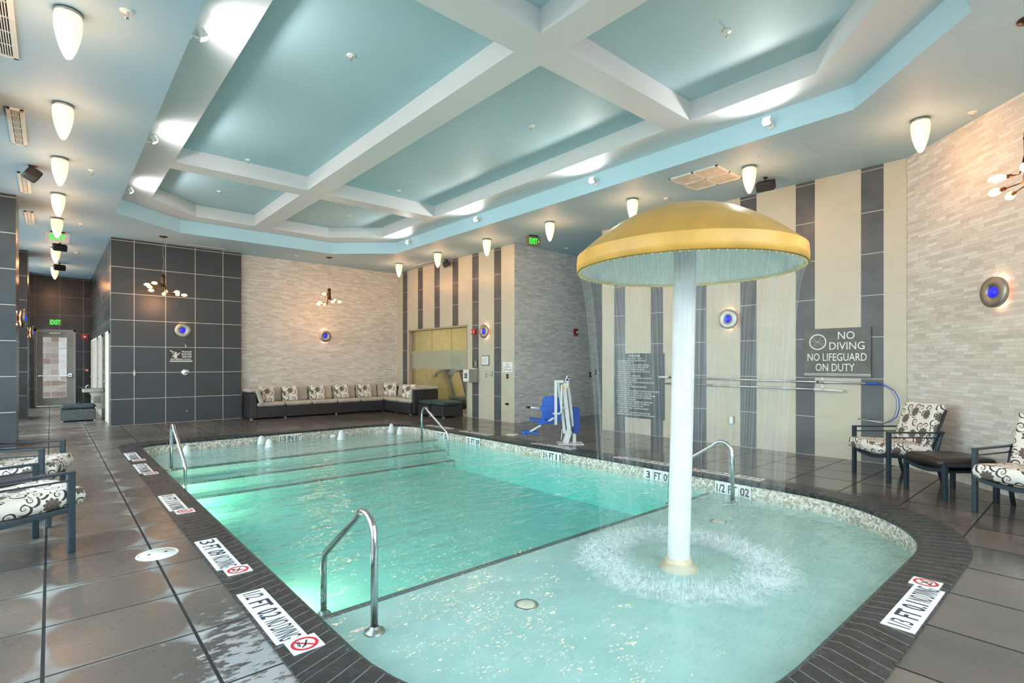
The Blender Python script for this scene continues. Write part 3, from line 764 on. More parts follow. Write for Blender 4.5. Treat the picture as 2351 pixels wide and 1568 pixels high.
mk = [(10.36, ('1/2', 'FT', '0.2ᴹ'), 'white depth marker on the left pool edge, farthest of the five there'),
      (9.12, ('3', 'FT', '09'), 'white depth marker on the left pool edge, second from the far end'),
      (6.80, ('3½', 'FT', '11'), 'white depth marker 3½ FT 11, middle of the five on the left pool edge'),
      (4.87, ('3', 'FT', '09'), 'white depth marker 3 FT 09 beside the round white deck lid'),
      (3.59, ('1/2', 'FT', '0.2'), 'white depth marker 1/2 FT 0.2 closest to the camera on the left edge')]
for y, a, lab in mk: deck_marker(.945, y, -PI/2, (a, 0), lab)
deck_marker(3.46, .772, 0, (('1/3', 'FT', '0.1'), 0), 'white depth marker 1/3 FT 0.1 on the near pool edge at lower right')
for y, a, lab in [(2.83, ('1/2', 'FT', '0.2'), 'depth marker lying on the right pool edge behind the near right handrail'), (4.1, ('3', 'FT', '09'), 'depth marker on the right pool edge partly hidden by the white pole'),
                  (5.93, ('3½', 'FT', '11'), 'depth marker on the right pool edge in front of the pool lift'), (8.15, ('3', 'FT', '09'), 'depth marker on the right pool edge beyond the pool lift'),
                  (9.5, ('1/2', 'FT', '0.2'), 'depth marker on the right pool edge by the far right handrail')]:
    deck_marker(6.575, y, PI/2, (a, 0), lab)
def wall_marker(loc, face, parts, label):
    t_ = thing('depth_marker', label, 'depth marker', loc, {'-x': -PI/2, '-y': 0}[face])
    T = .152; m = MB()
    for k in range(len(parts)): m.box(k*T+.002, -.012, -T/2, (k+1)*T-.002, .002, T/2, .001)
    m.build('tile_strip', M['ceramic'], t_)
    for k, s_ in enumerate(parts):
        letters(s_, T*(.74 if len(s_) > 1 else .4), T*.66, M['ink'], t_, (k*T+T/2, -.0128, -.005), (PI/2, 0, 0), bold=.02)
for y, p_, lab in [(3.33, ('1/2', 'FT', '02'), 'upright 1/2 FT 02 marker tiles in the pool wall behind the near right handrail'), (4.40, ('3', 'FT', '09'), 'upright 3 FT 09 marker tiles in the pool wall left of the white pole'),
                   (6.46, ('3½', 'FT', '11'), 'upright 3½ FT 11 marker tiles in the pool wall under the lift'), (8.66, ('3', 'FT', '09'), 'upright 3 FT 09 marker tiles in the right pool wall right of the far handrail'),
                   (9.76, ('1/2', 'FT', '02'), 'upright 1/2 FT 02 marker tiles behind the far right handrail')]:
    wall_marker((6.36, y, -.117), '-x', p_, lab)
wall_marker((3.55, 11.37, -.117), '-y', ('1/3', 'IN', '01"'), 'upright 1/3 IN 01 marker tiles in the far pool wall')
t_ = thing('wall_inlet', 'small slotted inlet grille in the far tiled pool wall', 'inlet', (1.93, 11.365, -.1))
MB().box(0, -.012, -.035, .14, .004, .035, .003).build('face_plate', M['ceramic_cream'], t_)
m = MB()
for k in range(6): m.box(.02+k*.018, -.0145, -.02, .028+k*.018, -.011, .02)
m.build('slots', M['slot'], t_)
# deck lids
for x, y, r, lab in [(.61, 4.79, .135, 'round white deck lid on the left paving'), (7.02, 8.0, .13, 'round pale deck lid on the paving beyond the pool lift')]:
    t_ = thing('deck_lid', lab, 'lid', (x, y, 0)); MB().lathe([(0, .008), (r*.86, .008), (r*.87, .004), (r*.9, .004), (r*.91, .008), (r, .006), (r+.004, 0)], 40).build('cover', M['plastic_white'], t_)
    m = MB(); m.lathe([(0, .0095), (.012, .0095)], 10, (r*.4, 0, 0)); m.lathe([(0, .0095), (.012, .0095)], 10, (-r*.4, 0, 0)); m.build('lift_holes', M['slot'], t_)

# ------------------------------------------------------------ conical ceiling lamps
def cone_lamp(x, y, label):
    t_ = thing('ceiling_lamp', label, 'ceiling lamp', (x, y, HC), group=None)
    MB().lathe([(0, 0), (.092, 0), (.094, -.02), (.088, -.03), (0, -.03)], 32).build('mounting_ring', M['brushed'], t_)
    pr_ = [(.088, -.028), (.093, -.06), (.094, -.10), (.088, -.17), (.075, -.24), (.055, -.31), (.036, -.355)]
    MB().lathe(pr_, 32).build('glass_shade', M['lamp_glass'], t_)
    MB().lathe([(.036, -.355), (.028, -.372), (.016, -.386), (0, -.392)], 24).build('glass_tip', M['lamp_tip'], t_)
    return t_
M['lamp_tip'] = glow('lamp_tip', (255, 190, 125), .9, (255, 240, 215))
L0 = cone_lamp(.10, 3.6, 'cone lamp out of view')
place = [(.105, 5.61, 'frosted cone lamp in the left row, largest and nearest the camera'), (.10, 7.67, 'second cone lamp from the camera in the left row'),
         (.094, 9.71, 'third cone lamp of the left row, beside the black speaker'), (.092, 11.78, 'fourth cone lamp of the left row, above the nearest tiled pier'),
         (.09, 13.8, 'fifth cone lamp of the left row, overlapping the hanging exit sign'), (.088, 17.35, 'second farthest cone lamp of the left row, above the door'),
         (.085, 20.7, 'farthest cone lamp of the left row, down the hall'),
         (7.70, 1.49, 'cone lamp near the right stone wall, nearest of the right row'), (7.68, 3.50, 'cone lamp of the right row beside the square return grille'),
         (7.66, 5.54, 'cone lamp partly behind the top of the yellow mushroom'), (7.65, 7.56, 'cone lamp beside the small exit sign, right row'),
         (7.61, 9.57, 'cone lamp right of the one by the small speaker, right row'), (7.58, 11.59, 'cone lamp in front of the far small black speaker'),
         (7.57, 13.6, 'farthest cone lamp of the right row, above the sofa corner')]
L0.location = (place[0][0], place[0][1], HC); L0['label'] = place[0][2]
for x, y, lab in place[1:]: dup(L0, (x, y, HC), label=lab)
for o in list(bpy.data.objects):
    if o.name.startswith('ceiling_lamp'): o['group'] = 'left row of cone lamps' if o.location.x < 1 else 'right row of cone lamps'
for x, y, _ in place: light('POINT', 'lamp_light', (x, y, HC-.48), 17, (1, .47, .20), shadow_soft_size=.1)

# ------------------------------------------------------------ cove spotlights
def cove_spot(x, y, z, sx, label):
    t_ = thing('spotlight', label, 'spotlight', (x, y, z), 0 if sx > 0 else PI)
    MB().lathe([(0, 0), (.048, 0), (.05, .012), (.04, .022), (0, .024)], 24, axis='x').build('wall_plate', M['plastic_white'], t_)
    MB().tube([(.02, 0, 0), (.06, 0, -.015), (.085, 0, 0)], .011, 10).build('swivel_arm', M['plastic_white'], t_)
    m = MB(); R_ = Matrix.Translation((.105, 0, .03)) @ Matrix.Rotation(-.6, 4, 'Y')
    m.box(-.03, -.05, -.04, .035, .05, .04, .01, R_); m.build('lamp_head', M['plastic_white'], t_)
    m = MB(); m.box(.0352, -.042, -.032, .037, .042, .032, 0, R_); m.build('lens', M['spot_lens'], t_)
    return t_
M['spot_lens'] = glow('spot_lens', (255, 250, 240), 12.0)
for y, lab in [(5.46, 'white cove spotlight on the left soffit edge, nearest of the three'), (8.46, 'white cove spotlight on the left soffit edge, middle one'), (11.23, 'white cove spotlight on the left soffit edge, farthest')]:
    cove_spot(.928, y, 4.41, 1, lab)
    light('SPOT', 'cove_beam', (1.06, y, 4.34), 66, (1, .97, .92), aim=(2.0, y, 4.66), spot_size=math.radians(160), spot_blend=1.0, shadow_soft_size=.05)
for y, lab in [(2.84, 'white cove spotlight on the right soffit edge above the mushroom, nearest'), (5.66, 'white cove spotlight on the right soffit edge, second nearest'), (8.81, 'white cove spotlight on the right soffit edge, third'), (11.63, 'white cove spotlight on the right soffit edge, farthest')]:
    cove_spot(6.827, y, 4.44, -1, lab)
    light('SPOT', 'cove_beam', (6.70, y, 4.36), 66, (1, .97, .92), aim=(5.7, y, 4.68), spot_size=math.radians(160), spot_blend=1.0, shadow_soft_size=.05)

# ------------------------------------------------------------ chandeliers
def bulb_mb(p, d, s_=1.0):
    m = MB(); d = Vector(d).normalized(); p = Vector(p)
    pts = [p+d*q*s_ for q in (0, .012, .03, .055, .08, .098, .108)]
    m.tube(pts, .02, 14, True, [q*s_ for q in (.011, .018, .027, .031, .026, .014, .003)]); return m
def chandelier(x, y, zt, ang, label, seedv, canopy=True):
    t_ = thing('chandelier', label, 'chandelier', (x, y, HC), ang)
    MB().lathe([(0, 0), (.085, 0), (.085, -.012), (.03, -.03), (0, -.03)], 28).build('ceiling_canopy', M['bronze'], t_)
    zz = zt-HC; pts = [(0, 0, -.02)]+[(.012*math.sin(k*1.3+seedv), .01*math.cos(k*1.7), -.02+(zz+.02)*k/8) for k in range(1, 8)]+[(0, 0, zz)]
    MB().tube(pts, .004, 8).build('cord', plain('cord_grey', (170, 160, 150), .5), t_)
    m = MB(); m.lathe([(0, zz), (.03, zz), (.042, zz-.02), (.042, zz-.05), (.046, zz-.055), (.046, zz-.07), (.042, zz-.075), (.04, zz-.28), (.05, zz-.30), (.0, zz-.30)], 20)
    m.build('stem', M['bronze'], t_)
    arms = [(-1, .18, -.22, 0), (-1, .30, -.26, .35), (-1, .34, -.33, -.3), (-1, .24, -.37, .8), (1, .20, -.36, .9), (1, .32, -.42, .1), (1, .40, -.44, -.35), (1, .30, -.40, -1.0), (-1, .12, -.46, -1.2)]
    if seedv > 2: arms = [(-1, .14, -.16, 0), (-1, .24, -.40, .2), (-1, .34, -.46, -.2), (-1, .16, -.42, 1.2), (1, .10, -.36, -1.1), (1, .20, -.30, .3), (1, .27, -.34, -.2), (1, .31, -.33, .1)]
    for sx, ln, dz, a in arms:
        d = Vector((sx*math.cos(a), math.sin(a), 0)); e = d*(ln-.09)+Vector((0, 0, zz+dz)); s0 = d*.035+Vector((0, 0, zz-.2)); k_ = d*.05+Vector((0, 0, zz+dz+.04))
        arm = MB(); arm.tube([s0, Vector((k_.x, k_.y, min(s0.z, k_.z+.02))), d*.065+Vector((0, 0, zz+dz)), e], .006, 8); ao = arm.build('arm', M['bronze'], t_)
        MB().tube([e-d*.002, e+d*.035], .016, 12).build('socket', M['bronze'], ao)
        bulb_mb(e+d*.033, d, 1.15).build('bulb', M['bulb'], ao)
    light('POINT', 'chandelier_light', (x, y, zt-.55), (30 if x < 6 else 36), (1, .50, .22), shadow_soft_size=.22)
chandelier(1.92, 14.21, 3.46, .3, 'bronze multi-bulb chandelier in front of the dark tiled shower wall', 1)
chandelier(5.70, 14.06, 3.47, .1, 'bronze multi-bulb chandelier in front of the cream stone wall above the sofa', 3)
chandelier(6.13, .45, 3.40, .75, 'bronze chandelier at the right edge of the view by the right stone wall', 1)

# ------------------------------------------------------------ round wall sconces with blue lens
def sconce(loc, rz, label):
    """local +x points out of the wall"""
    t_ = thing('wall_sconce', label, 'wall light', loc, rz)
    MB().lathe([(0, .0), (.07, 0), (.07, .055), (0, .055)], 24, axis='x').build('back_box', M['brushed'], t_)
    m = MB(); m.lathe([(.07, .055), (.165, .055), (.17, .06), (.17, .098), (.165, .103), (.066, .103), (.062, .098), (.06, .09)], 48, axis='x'); m.build('disc', M['brushed'], t_)
    MB().lathe([(.061, .093), (.05, .108), (.03, .117), (0, .121)], 28, axis='x').build('lens', M['blue_lens'], t_)
    m = MB()
    for k in range(36):
        a = 2*PI*k/36; d = Vector((0, math.cos(a), math.sin(a)))
        m.tube([Vector((.028, 0, 0))+d*.07, Vector((.045, 0, 0))+d*.14], .003, 5)
    m.build('glow_rods', M['rod_glow'], t_)
    return t_
SC = sconce((6.01, 15.19, 2.225), -PI/2, 'round metal sconce with blue centre on the cream stone wall above the sofa')
sc2 = [((2.42, 15.045, 2.24), -PI/2, 'round metal sconce with blue centre on the dark shower wall'), ((8.395, 10.58, 2.253), PI, 'round metal sconce with blue centre on the far striped wall beside the gym window'),
       ((9.005, 4.44, 2.22), PI, 'round metal sconce with blue centre on the right striped wall behind the mushroom'), ((7.93, .81, 2.24), PI*.75, 'round metal sconce with blue centre on the right stone wall'),
       ((-.45, 12.85, 2.25), 0, 'sconce seen edge-on on the nearest tiled pier at left'), ((-.45, 18.8, 2.25), 0, 'sconce seen edge-on on the farther tiled pier in the hall')]
for loc, rz, lab in sc2: dup(SC, loc, rz, lab)
for (loc, rz) in [((6.01, 15.19, 2.225), -PI/2)]+[(a, b) for a, b, c in sc2]:
    d = Vector((math.cos(rz), math.sin(rz), 0))
    for k in range(1):
        light('POINT', 'sconce_light', Vector(loc)+d*.035+Vector((0, 0, .11)), 1.6, (1, .6, .4), shadow_soft_size=.01)
        light('POINT', 'sconce_light', Vector(loc)+d*.035-Vector((0, 0, .11)), 1.2, (1, .6, .4), shadow_soft_size=.01)

# ------------------------------------------------------------ ceiling hardware
def vent(x0, x1, y0, y1, label):
    t_ = thing('air_vent', label, 'vent', ((x0+x1)/2, (y0+y1)/2, HC)); a, b = (x1-x0)/2, (y1-y0)/2
    m = MB(); 
    for q in ((-a, -b, -a+.04, b), (a-.04, -b, a, b), (-a, -b, a, -b+.03), (-a, b-.03, a, b)): m.box(q[0], q[1], -.022, q[2], q[3], .001, .004)
    m.build('frame', M['plastic_white'], t_)
    MB().box(-a+.02, -b+.02, -.004, a-.02, b-.02, -.001).build('duct_opening', M['slot'], t_)
    m = MB(); n = 5
    for i in range(n): x = -a+.045+(2*a-.09)*(i+.5)/n; m.box(x-.004, -b+.03, -.016, x+.004, b-.03, -.006)
    for i in range(1, 6): y = -b+2*b*i/6; m.box(-a+.028, y-.004, -.017, a-.028, y+.004, -.007)
    m.build('louvre_bars', M['plastic_white'], t_)
for x0, x1, y0, y1, lab in [(-.40, -.225, 5.25, 6.78, 'slotted ceiling vent at the top left corner, nearest'), (-.385, -.23, 8.13, 9.42, 'second slotted ceiling vent on the left, beside the second cone lamp'),
                            (-.385, -.245, 10.8, 12.02, 'third slotted ceiling vent on the left, behind the speaker'), (-.385, -.25, 13.5, 14.69, 'farthest slotted ceiling vent on the left, in front of the pier')]:
    vent(x0, x1, y0, y1, lab)
t_ = thing('return_grille', 'square four-panel return air grille in the ceiling right of the mushroom', 'vent', (7.63, 4.16, HC)); a = .395
m = MB()
for q in ((-a, -a, -a+.03, a), (a-.03, -a, a, a), (-a, -a, a, -a+.03), (-a, a-.03, a, a), (-.018, -a, .018, a), (-a, -.018, a, .018)): m.box(q[0], q[1], -.02, q[2], q[3], .001, .003)
m.build('frame', M['plastic_white'], t_); MB().box(-a+.02, -a+.02, -.003, a-.02, a-.02, -.001).build('duct_opening', plain('grille_shadow', (96, 94, 90), .7), t_)
m = MB()
for i in range(26): y = -a+.03+(2*a-.06)*(i+.5)/26; m.box(-a+.02, y-.007, -.014, a-.02, y+.007, -.005)
m.build('louvre_bars', M['plastic_white'], t_)
t_ = thing('access_hatch', 'thin-edged square access hatch in the ceiling beyond the return grille', 'hatch', (7.68, 2.95, HC)); m = MB(); a = .3
for q in ((-a, -a, -a+.012, a), (a-.012, -a, a, a), (-a, -a, a, -a+.012), (-a, a-.012, a, a)): m.box(q[0], q[1], -.004, q[2], q[3], .001)
m.build('frame', M['ceil'], t_); MB().box(-a+.012, -a+.012, -.002, a-.012, a-.012, .001).build('panel', M['ceil'], t_)
for x0, x1, y, lab in [(2.5, 3.3, 14.8, 'thin linear ceiling diffuser in front of the dark shower wall')]:
    t_ = thing('linear_diffuser', lab, 'vent', (x0, y, HC)); MB().box(0, -.05, -.012, x1-x0, .05, .001, .003).build('frame', M['plastic_white'], t_); MB().box(.02, -.02, -.014, x1-x0-.02, .02, -.0115).build('slot', M['slot'], t_)
t_ = thing('linear_diffuser', 'thin linear ceiling diffuser near the far small speaker', 'vent', (8.15, 12.6, HC)); MB().box(-.05, 0, -.012, .05, 1.1, .001, .003).build('frame', M['plastic_white'], t_); MB().box(-.02, .02, -.014, .02, 1.08, -.0115).build('slot', M['slot'], t_)
def sprinkler(x, y, z, label):
    t_ = thing('sprinkler', label, 'sprinkler', (x, y, z))
    MB().lathe([(0, 0), (.05, 0), (.048, -.006), (.022, -.012), (.012, -.012), (.01, -.03), (0, -.03)], 20).build('escutcheon', M['plastic_white'], t_)
    m = MB(); m.tube([(.009, 0, -.028), (.013, 0, -.042), (0, 0, -.055)], .0025, 6); m.tube([(-.009, 0, -.028), (-.013, 0, -.042), (0, 0, -.055)], .0025, 6); m.build('yoke', M['steel'], t_)
    MB().lathe([(0, -.055), (.016, -.055), (.016, -.058), (0, -.058)], 14).build('deflector', M['steel'], t_)
    return t_
sp_ = [(.464, 5.286, HC, 'ceiling sprinkler right of the nearest left cone lamp'), (.458, 10.01, HC, 'ceiling sprinkler right of the third left cone lamp'), (8.06, 5.12, HC, 'ceiling sprinkler just left above the mushroom top'),
       (7.92, 1.05, HC, 'ceiling sprinkler near the right stone wall'), (4.94, 14.4, HC, 'ceiling sprinkler left of the sofa chandelier'), (9.7, 9.0, HC, 'ceiling sprinkler over the grey stone alcove'),
       (.474, 14.03, HC, 'ceiling sprinkler right of the hanging exit sign'), (.50, 17.79, HC, 'ceiling sprinkler in the hall nearest the door'),
       (2.50, 5.556, Z2, 'sprinkler in the large left coffer, nearer one'), (5.22, 2.61, Z2, 'sprinkler in the coffer at upper right'), (5.19, 5.5, Z2, 'sprinkler in the long middle right coffer, nearer one'),
       (2.49, 9.56, Z2, 'sprinkler in the large left coffer near its far beam'), (5.16, 9.3, Z2, 'sprinkler in the long right coffer near its far beam'), (2.52, 11.69, Z2, 'sprinkler in the small far left coffer'), (5.18, 11.66, Z2, 'sprinkler in the small far right coffer')]
s0_ = sprinkler(*sp_[0])
for x, y, z, lab in sp_[1:]: dup(s0_, (x, y, z), label=lab)
def speaker(x, y, rz, label, tilt=.5):
    t_ = thing('speaker', label, 'speaker', (x, y, HC), rz)
    m = MB(); m.box(-.05, -.03, -.01, .05, .03, .001, .003); m.box(-.012, -.012, -.07, .012, .012, -.008, .002); m.build('bracket', M['black'], t_)
    R_ = Matrix.Translation((0, 0, -.13)) @ Matrix.Rotation(tilt, 4, 'Y'); m = MB(); m.box(-.09, -.13, -.07, .07, .13, .07, .02, R_); m.build('cabinet', M['black'], t_)
    m = MB(); m.box(.068, -.115, -.058, .078, .115, .058, .006, R_); m.build('grille_cloth', M['slot'], t_); return t_
s0_ = speaker(-.20, 10.36, .2, 'black ceiling speaker beside the third left cone lamp')
for x, y, rz, lab in [(.16, 16.5, -1.4, 'black speaker under the hanging exit sign, nearer of the hall pair'), (.19, 20.0, -1.4, 'black speaker farthest down the hall'), (8.32, 3.54, 3.3, 'black ceiling speaker right of the mushroom top'), (8.25, 12.2, 2.6, 'black ceiling speaker in front of the far striped wall')]:
    dup(s0_, (x, y, HC), rz, lab)
def exit_sign(loc, rz, label, W=.36, H_=.21, body=(215, 205, 205), arrow=False, hang=.03):
    t_ = thing('exit_sign', label, 'exit sign', loc, rz)   # faces local -y, origin top centre
    MB().box(-W/2, -.03, -hang-H_, W/2, .03, -hang, .008).build('housing', plain('exit_housing', body, .4), t_)
    MB().box(-W*.3, -.04, -hang, W*.3, .04, 0, .003).build('mount', M['black'], t_)
    letters('EXIT', W*(.66 if not arrow else .6), H_*.6, M['exit_green'], t_, (-.01 if arrow else 0, -.032, -hang-H_*.5), (PI/2, 0, 0), bold=.025)
    if arrow:
        m = MB(); m.quad([(W*.32, -.033, -hang-H_*.38), (W*.32, -.033, -hang-H_*.62), (W*.42, -.033, -hang-H_*.5), (W*.42, -.033, -hang-H_*.5+.002)]); m.build('arrow', M['exit_green'], t_)
exit_sign((.11, 15.2, HC), 0, 'lit green EXIT sign hanging from the ceiling in the left row of lamps', W=.40, H_=.20)
exit_sign((8.17, 8.6, HC), -.25, 'lit green EXIT sign with arrow hanging by the grey stone alcove', W=.34, H_=.21, body=(120, 108, 96), arrow=True)
t_ = thing('exit_sign', 'lit green EXIT sign on the end wall above the hall door', 'exit sign', (.11, 23.3, 2.8))
MB().box(-.165, -.04, -.11, .165, .004, .11, .006).build('housing', plain('exit_housing_tan', (120, 110, 84), .4), t_)
letters('EXIT', .26, .15, M['exit_green'], t_, (0, -.0415, 0), (PI/2, 0, 0), bold=.025)

# ------------------------------------------------------------ hall end door and fittings
d_ = thing('glass_door', 'grey-framed glass door with push bar at the end of the hall', 'door', (.11, 23.32, 0))
m = MB(); m.box(-.53, -.04, 0, -.47, .06, 2.56); m.box(.465, -.04, 0, .525, .06, 2.56); m.box(-.53, -.04, 2.5, .525, .06, 2.56); m.build('door_frame', M['grey_door'], d_)
m = MB(); m.box(-.465, -.01, .01, -.31, .035, 2.49, .003); m.box(.29, -.01, .01, .46, .035, 2.49, .003); m.box(-.31, -.01, 2.30, .29, .035, 2.49); m.box(-.31, -.01, .01, .29, .035, .27)
lf = m.build('door_leaf', plain('door_leaf_grey', (140, 136, 128), .4), d_); MB().box(-.31, .01, .27, .29, .016, 2.30).build('pane', M['glass'], lf)
m = MB(); m.bar((-.42, -.07, 1.02), (.42, -.07, 1.02), .03, .04, .006); m.box(-.43, -.07, .99, -.39, -.005, 1.05); m.box(.33, -.085, .97, .43, -.005, 1.09, .005); m.build('push_bar', M['steel'], d_)
m = MB(); m.box(-.15, -.06, 2.40, .15, -.005, 2.46, .005); m.build('door_closer', M['brushed'], d_)
t_ = thing('fire_alarm', 'red fire alarm on the hall end wall right of the glass door', 'fire alarm', (.87, 23.3, 2.34)); MB().box(-.085, -.05, -.085, .085, .003, .085, .008).build('housing', M['red'], t_); MB().box(-.03, -.055, -.03, .03, -.049, .03, .002).build('strobe', M['white'], t_)
t_ = thing('fire_pull_station', 'small red pull station low on the hall end wall by the door', 'fire alarm', (.93, 23.3, 1.2)); MB().box(-.06, -.04, -.07, .06, .003, .07, .006).build('housing', plain('pull_red', (130, 40, 50), .4), t_); MB().box(-.03, -.045, -.03, .03, -.039, .01, .002).build('handle', M['white'], t_)
def side_door(y0, y1, mat, label, leaf=True):
    d_ = thing('side_door', label, 'door', (1.03, y0, 0)); w_ = y1-y0
    m = MB(); m.box(-.02, 0, 0, .02, .06, 2.2); m.box(-.02, w_-.06, 0, .02, w_, 2.2); m.box(-.02, 0, 2.14, .02, w_, 2.2); m.build('door_frame', M['cream_door'], d_)
    MB().box(-.004, .06, 0, .01, w_-.06, 2.14).build('door_leaf', mat, d_)
    MB().tube([(-.005, w_-.12, 1.0), (-.05, w_-.12, 1.0), (-.05, w_-.22, 1.0)], .01, 8).build('handle', M['steel'], d_)
side_door(15.42, 16.5, M['cream_door'], 'cream door in the hall side wall nearest the shower wall corner')
side_door(17.7, 19.2, M['wood_door'], 'pale door halfway along the hall side wall')
side_door(19.6, 22.6, M['wood_door'], 'wide pale double door at the far end of the hall side wall')
t_ = thing('drinking_fountain', 'steel wall-mounted drinking fountain in the hall above the wicker ottoman', 'drinking fountain', (1.03, 17.1, 0))
m = MB(); m.box(-.44, -.22, .70, 0, .22, .80, .02); m.build('basin', M['brushed'], t_)
m = MB(); b = m.b; v = [b.verts.new(p_) for p_ in [(-.30, -.2, .70), (0, -.2, .70), (0, -.2, .28), (-.14, -.2, .28), (-.30, .2, .70), (0, .2, .70), (0, .2, .28), (-.14, .2, .28)]]
for q in ((0, 1, 2, 3), (7, 6, 5, 4), (0, 3, 7, 4), (3, 2, 6, 7), (1, 0, 4, 5)): b.faces.new([v[k] for k in q])
m.build('cabinet', M['brushed'], t_); MB().tube([(-.36, -.05, .79), (-.36, -.05, .86), (-.33, -.05, .885), (-.29, -.05, .87)], .014, 10).build('bubbler', M['steel'], t_)
m = MB(); 
for k in range(5): m.box(-.22, -.2025, .44+k*.035, -.08, -.199, .455+k*.035)
m.build('vent_slots', M['slot'], t_)

# ------------------------------------------------------------ shower wall fittings
t_ = thing('shower_sign', 'dark sign PLEASE SHOWER BEFORE ENTERING POOL on the dark tiled wall', 'sign', (2.40, 15.05, 1.62))
MB().box(-.24, -.012, -.15, .24, .003, .15, .002).build('board', M['sign_black'], t_)
for k, (s_, wv) in enumerate([('PLEASE', .21), ('SHOWER', .22), ('BEFORE', .20)]): letters(s_, wv, .045, M['ink_white'], t_, (.225-wv/2, -.0125, .10-k*.06), (PI/2, 0, 0), bold=.02)
letters('ENTERING POOL', .44, .045, M['ink_white'], t_, (0, -.0125, -.085), (PI/2, 0, 0), bold=.02)
m = MB(); m.box(-.24, -.0135, -.145, .24, -.0115, -.12); m.build('stripe', M['ink_white'], t_)
m = MB(); 
def blob(cx, cz, r, n=14):
    vs = [m.b.verts.new((cx+r*math.cos(2*PI*k/n), -.0135, cz+r*math.sin(2*PI*k/n))) for k in range(n)]; m.b.faces.new(vs)
blob(-.115, .055, .027); m.quad([(-.15, -.0135, .03), (-.08, -.0135, .03), (-.09, -.0135, -.055), (-.145, -.0135, -.055)])
m.quad([(-.09, -.0135, .03), (-.03, -.0135, .085), (-.02, -.0135, .07), (-.08, -.0135, .0)]); m.quad([(-.15, -.0135, .02), (-.19, -.0135, -.02), (-.18, -.0135, -.035), (-.14, -.0135, -.01)])
for k in range(4): a = -.35-.28*k; m.quad([(-.215, -.0135, .12), (-.213, -.0135, .125), (-.213+.15*math.cos(a), -.0135, .125+.13*math.sin(a)), (-.217+.15*math.cos(a), -.0135, .118+.13*math.sin(a))])
blob(-.218, .122, .016); m.build('shower_figure', M['ink_white'], t_)
t_ = thing('shower_fitting', 'small chrome shower head above the shower sign', 'shower head', (2.49, 15.05, 1.89)); m = MB(); m.lathe([(.03, 0), (.03, -.008), (.012, -.015), (.012, -.03)], 18, axis='y'); m.tube([(0, -.02, 0), (0, -.06, -.005), (0, -.08, -.03)], .012, 10); m.build('arm', M['steel'], t_); MB().lathe([(.012, .0), (.03, -.03), (.03, -.045), (0, -.045)], 18, (0, -.085, -.03)).build('head', M['steel'], t_)
t_ = thing('shower_valve', 'round chrome shower valve below the shower sign', 'shower valve', (2.49, 15.05, 1.21)); MB().lathe([(0, -.012), (.06, -.012), (.085, -.006), (.088, .002)], 32, axis='y').build('plate', M['steel'], t_); m = MB(); m.lathe([(.03, -.01), (.028, -.05), (0, -.055)], 20, axis='y'); m.bar((0, -.045, .0), (0, -.05, -.065), .014, .01, .003); m.build('handle', M['steel'], t_)
t_ = thing('foot_tap', 'small chrome tap near the floor on the dark tiled wall', 'tap', (2.51, 15.05, .285)); m = MB(); m.lathe([(.022, 0), (.022, -.01), (.012, -.016), (.012, -.05), (0, -.05)], 16, axis='y'); m.build('stub', M['steel'], t_); MB().tube([(0, -.045, 0), (0, -.07, -.01), (0, -.075, -.04)], .014, 10).build('spout', M['steel'], t_)
t_ = thing('robe_hook', 'small white pull switch on the grout line of the dark tiled wall', 'switch', (1.462, 15.05, 1.206)); MB().box(-.018, -.02, -.05, .018, .003, .05, .005).build('plate', M['plastic_white'], t_); MB().box(-.008, -.03, .06, .008, .0, .09, .003).build('toggle', M['plastic_white'], t_)

# ------------------------------------------------------------ gym behind the internal window
wn = bpy.data.objects.new('window_7', None); COL.objects.link(wn); wn.location = (8.4, 11.417, 0); struct(wn); wn['label'] = 'internal gym window'; del wn['label']
m = MB(); m.box(-.012, .0, 2.42, .2, 3.03, 2.47); m.box(-.012, 3.0, 0, .2, 3.04, 2.47); m.box(-.012, -.012, 0, .2, .012, 2.47); m.box(0, 0, 0, .2, 3.03, .03); m.build('window_frame', plain('window_trim', (168, 148, 122), .5), wn)
for k, (a, b) in enumerate([(.012, .868), (.874, 1.876), (1.882, 3.0)]):
    MB().box(.09, a, .03, .10, b, 2.42).build('pane', M['glass'], wn)
    m = MB(); m.box(.089, b, .03, .101, b+.006, 2.42); m.build('glass_joint', M['grey_door'], wn)
    MB().box(.088, a, 1.27, .0895, b, 1.81).build('frosted_band', M['frost'], wn)
gw = MB(); gw.box(12.2, 9.9, -.02, 12.4, 18.5, HC); struct(gw.build('wall_gym', M['gymwall']))
struct(MB().box(8.6, 15.2+.0, 0, 12.4, 15.4, HC).build('wall_gym', M['gymwall'])); struct(MB().box(8.6, 9.75, 0, 12.4, 9.95, HC).build('wall_gym', M['gymwall']))
struct(MB().box(8.6, 9.9, -.05, 12.3, 15.3, .0).build('floor', M['gym_floor'])); struct(MB().box(8.6, 9.7, 3.0, 12.3, 15.3, 3.1).build('ceiling', M['plastic_white']))
light('AREA', 'gym_light', (10.4, 12.6, 2.95), 75, (1, .95, .82), shape='RECTANGLE', size=2.4, size_y=4, rot=(0, 0, 0))
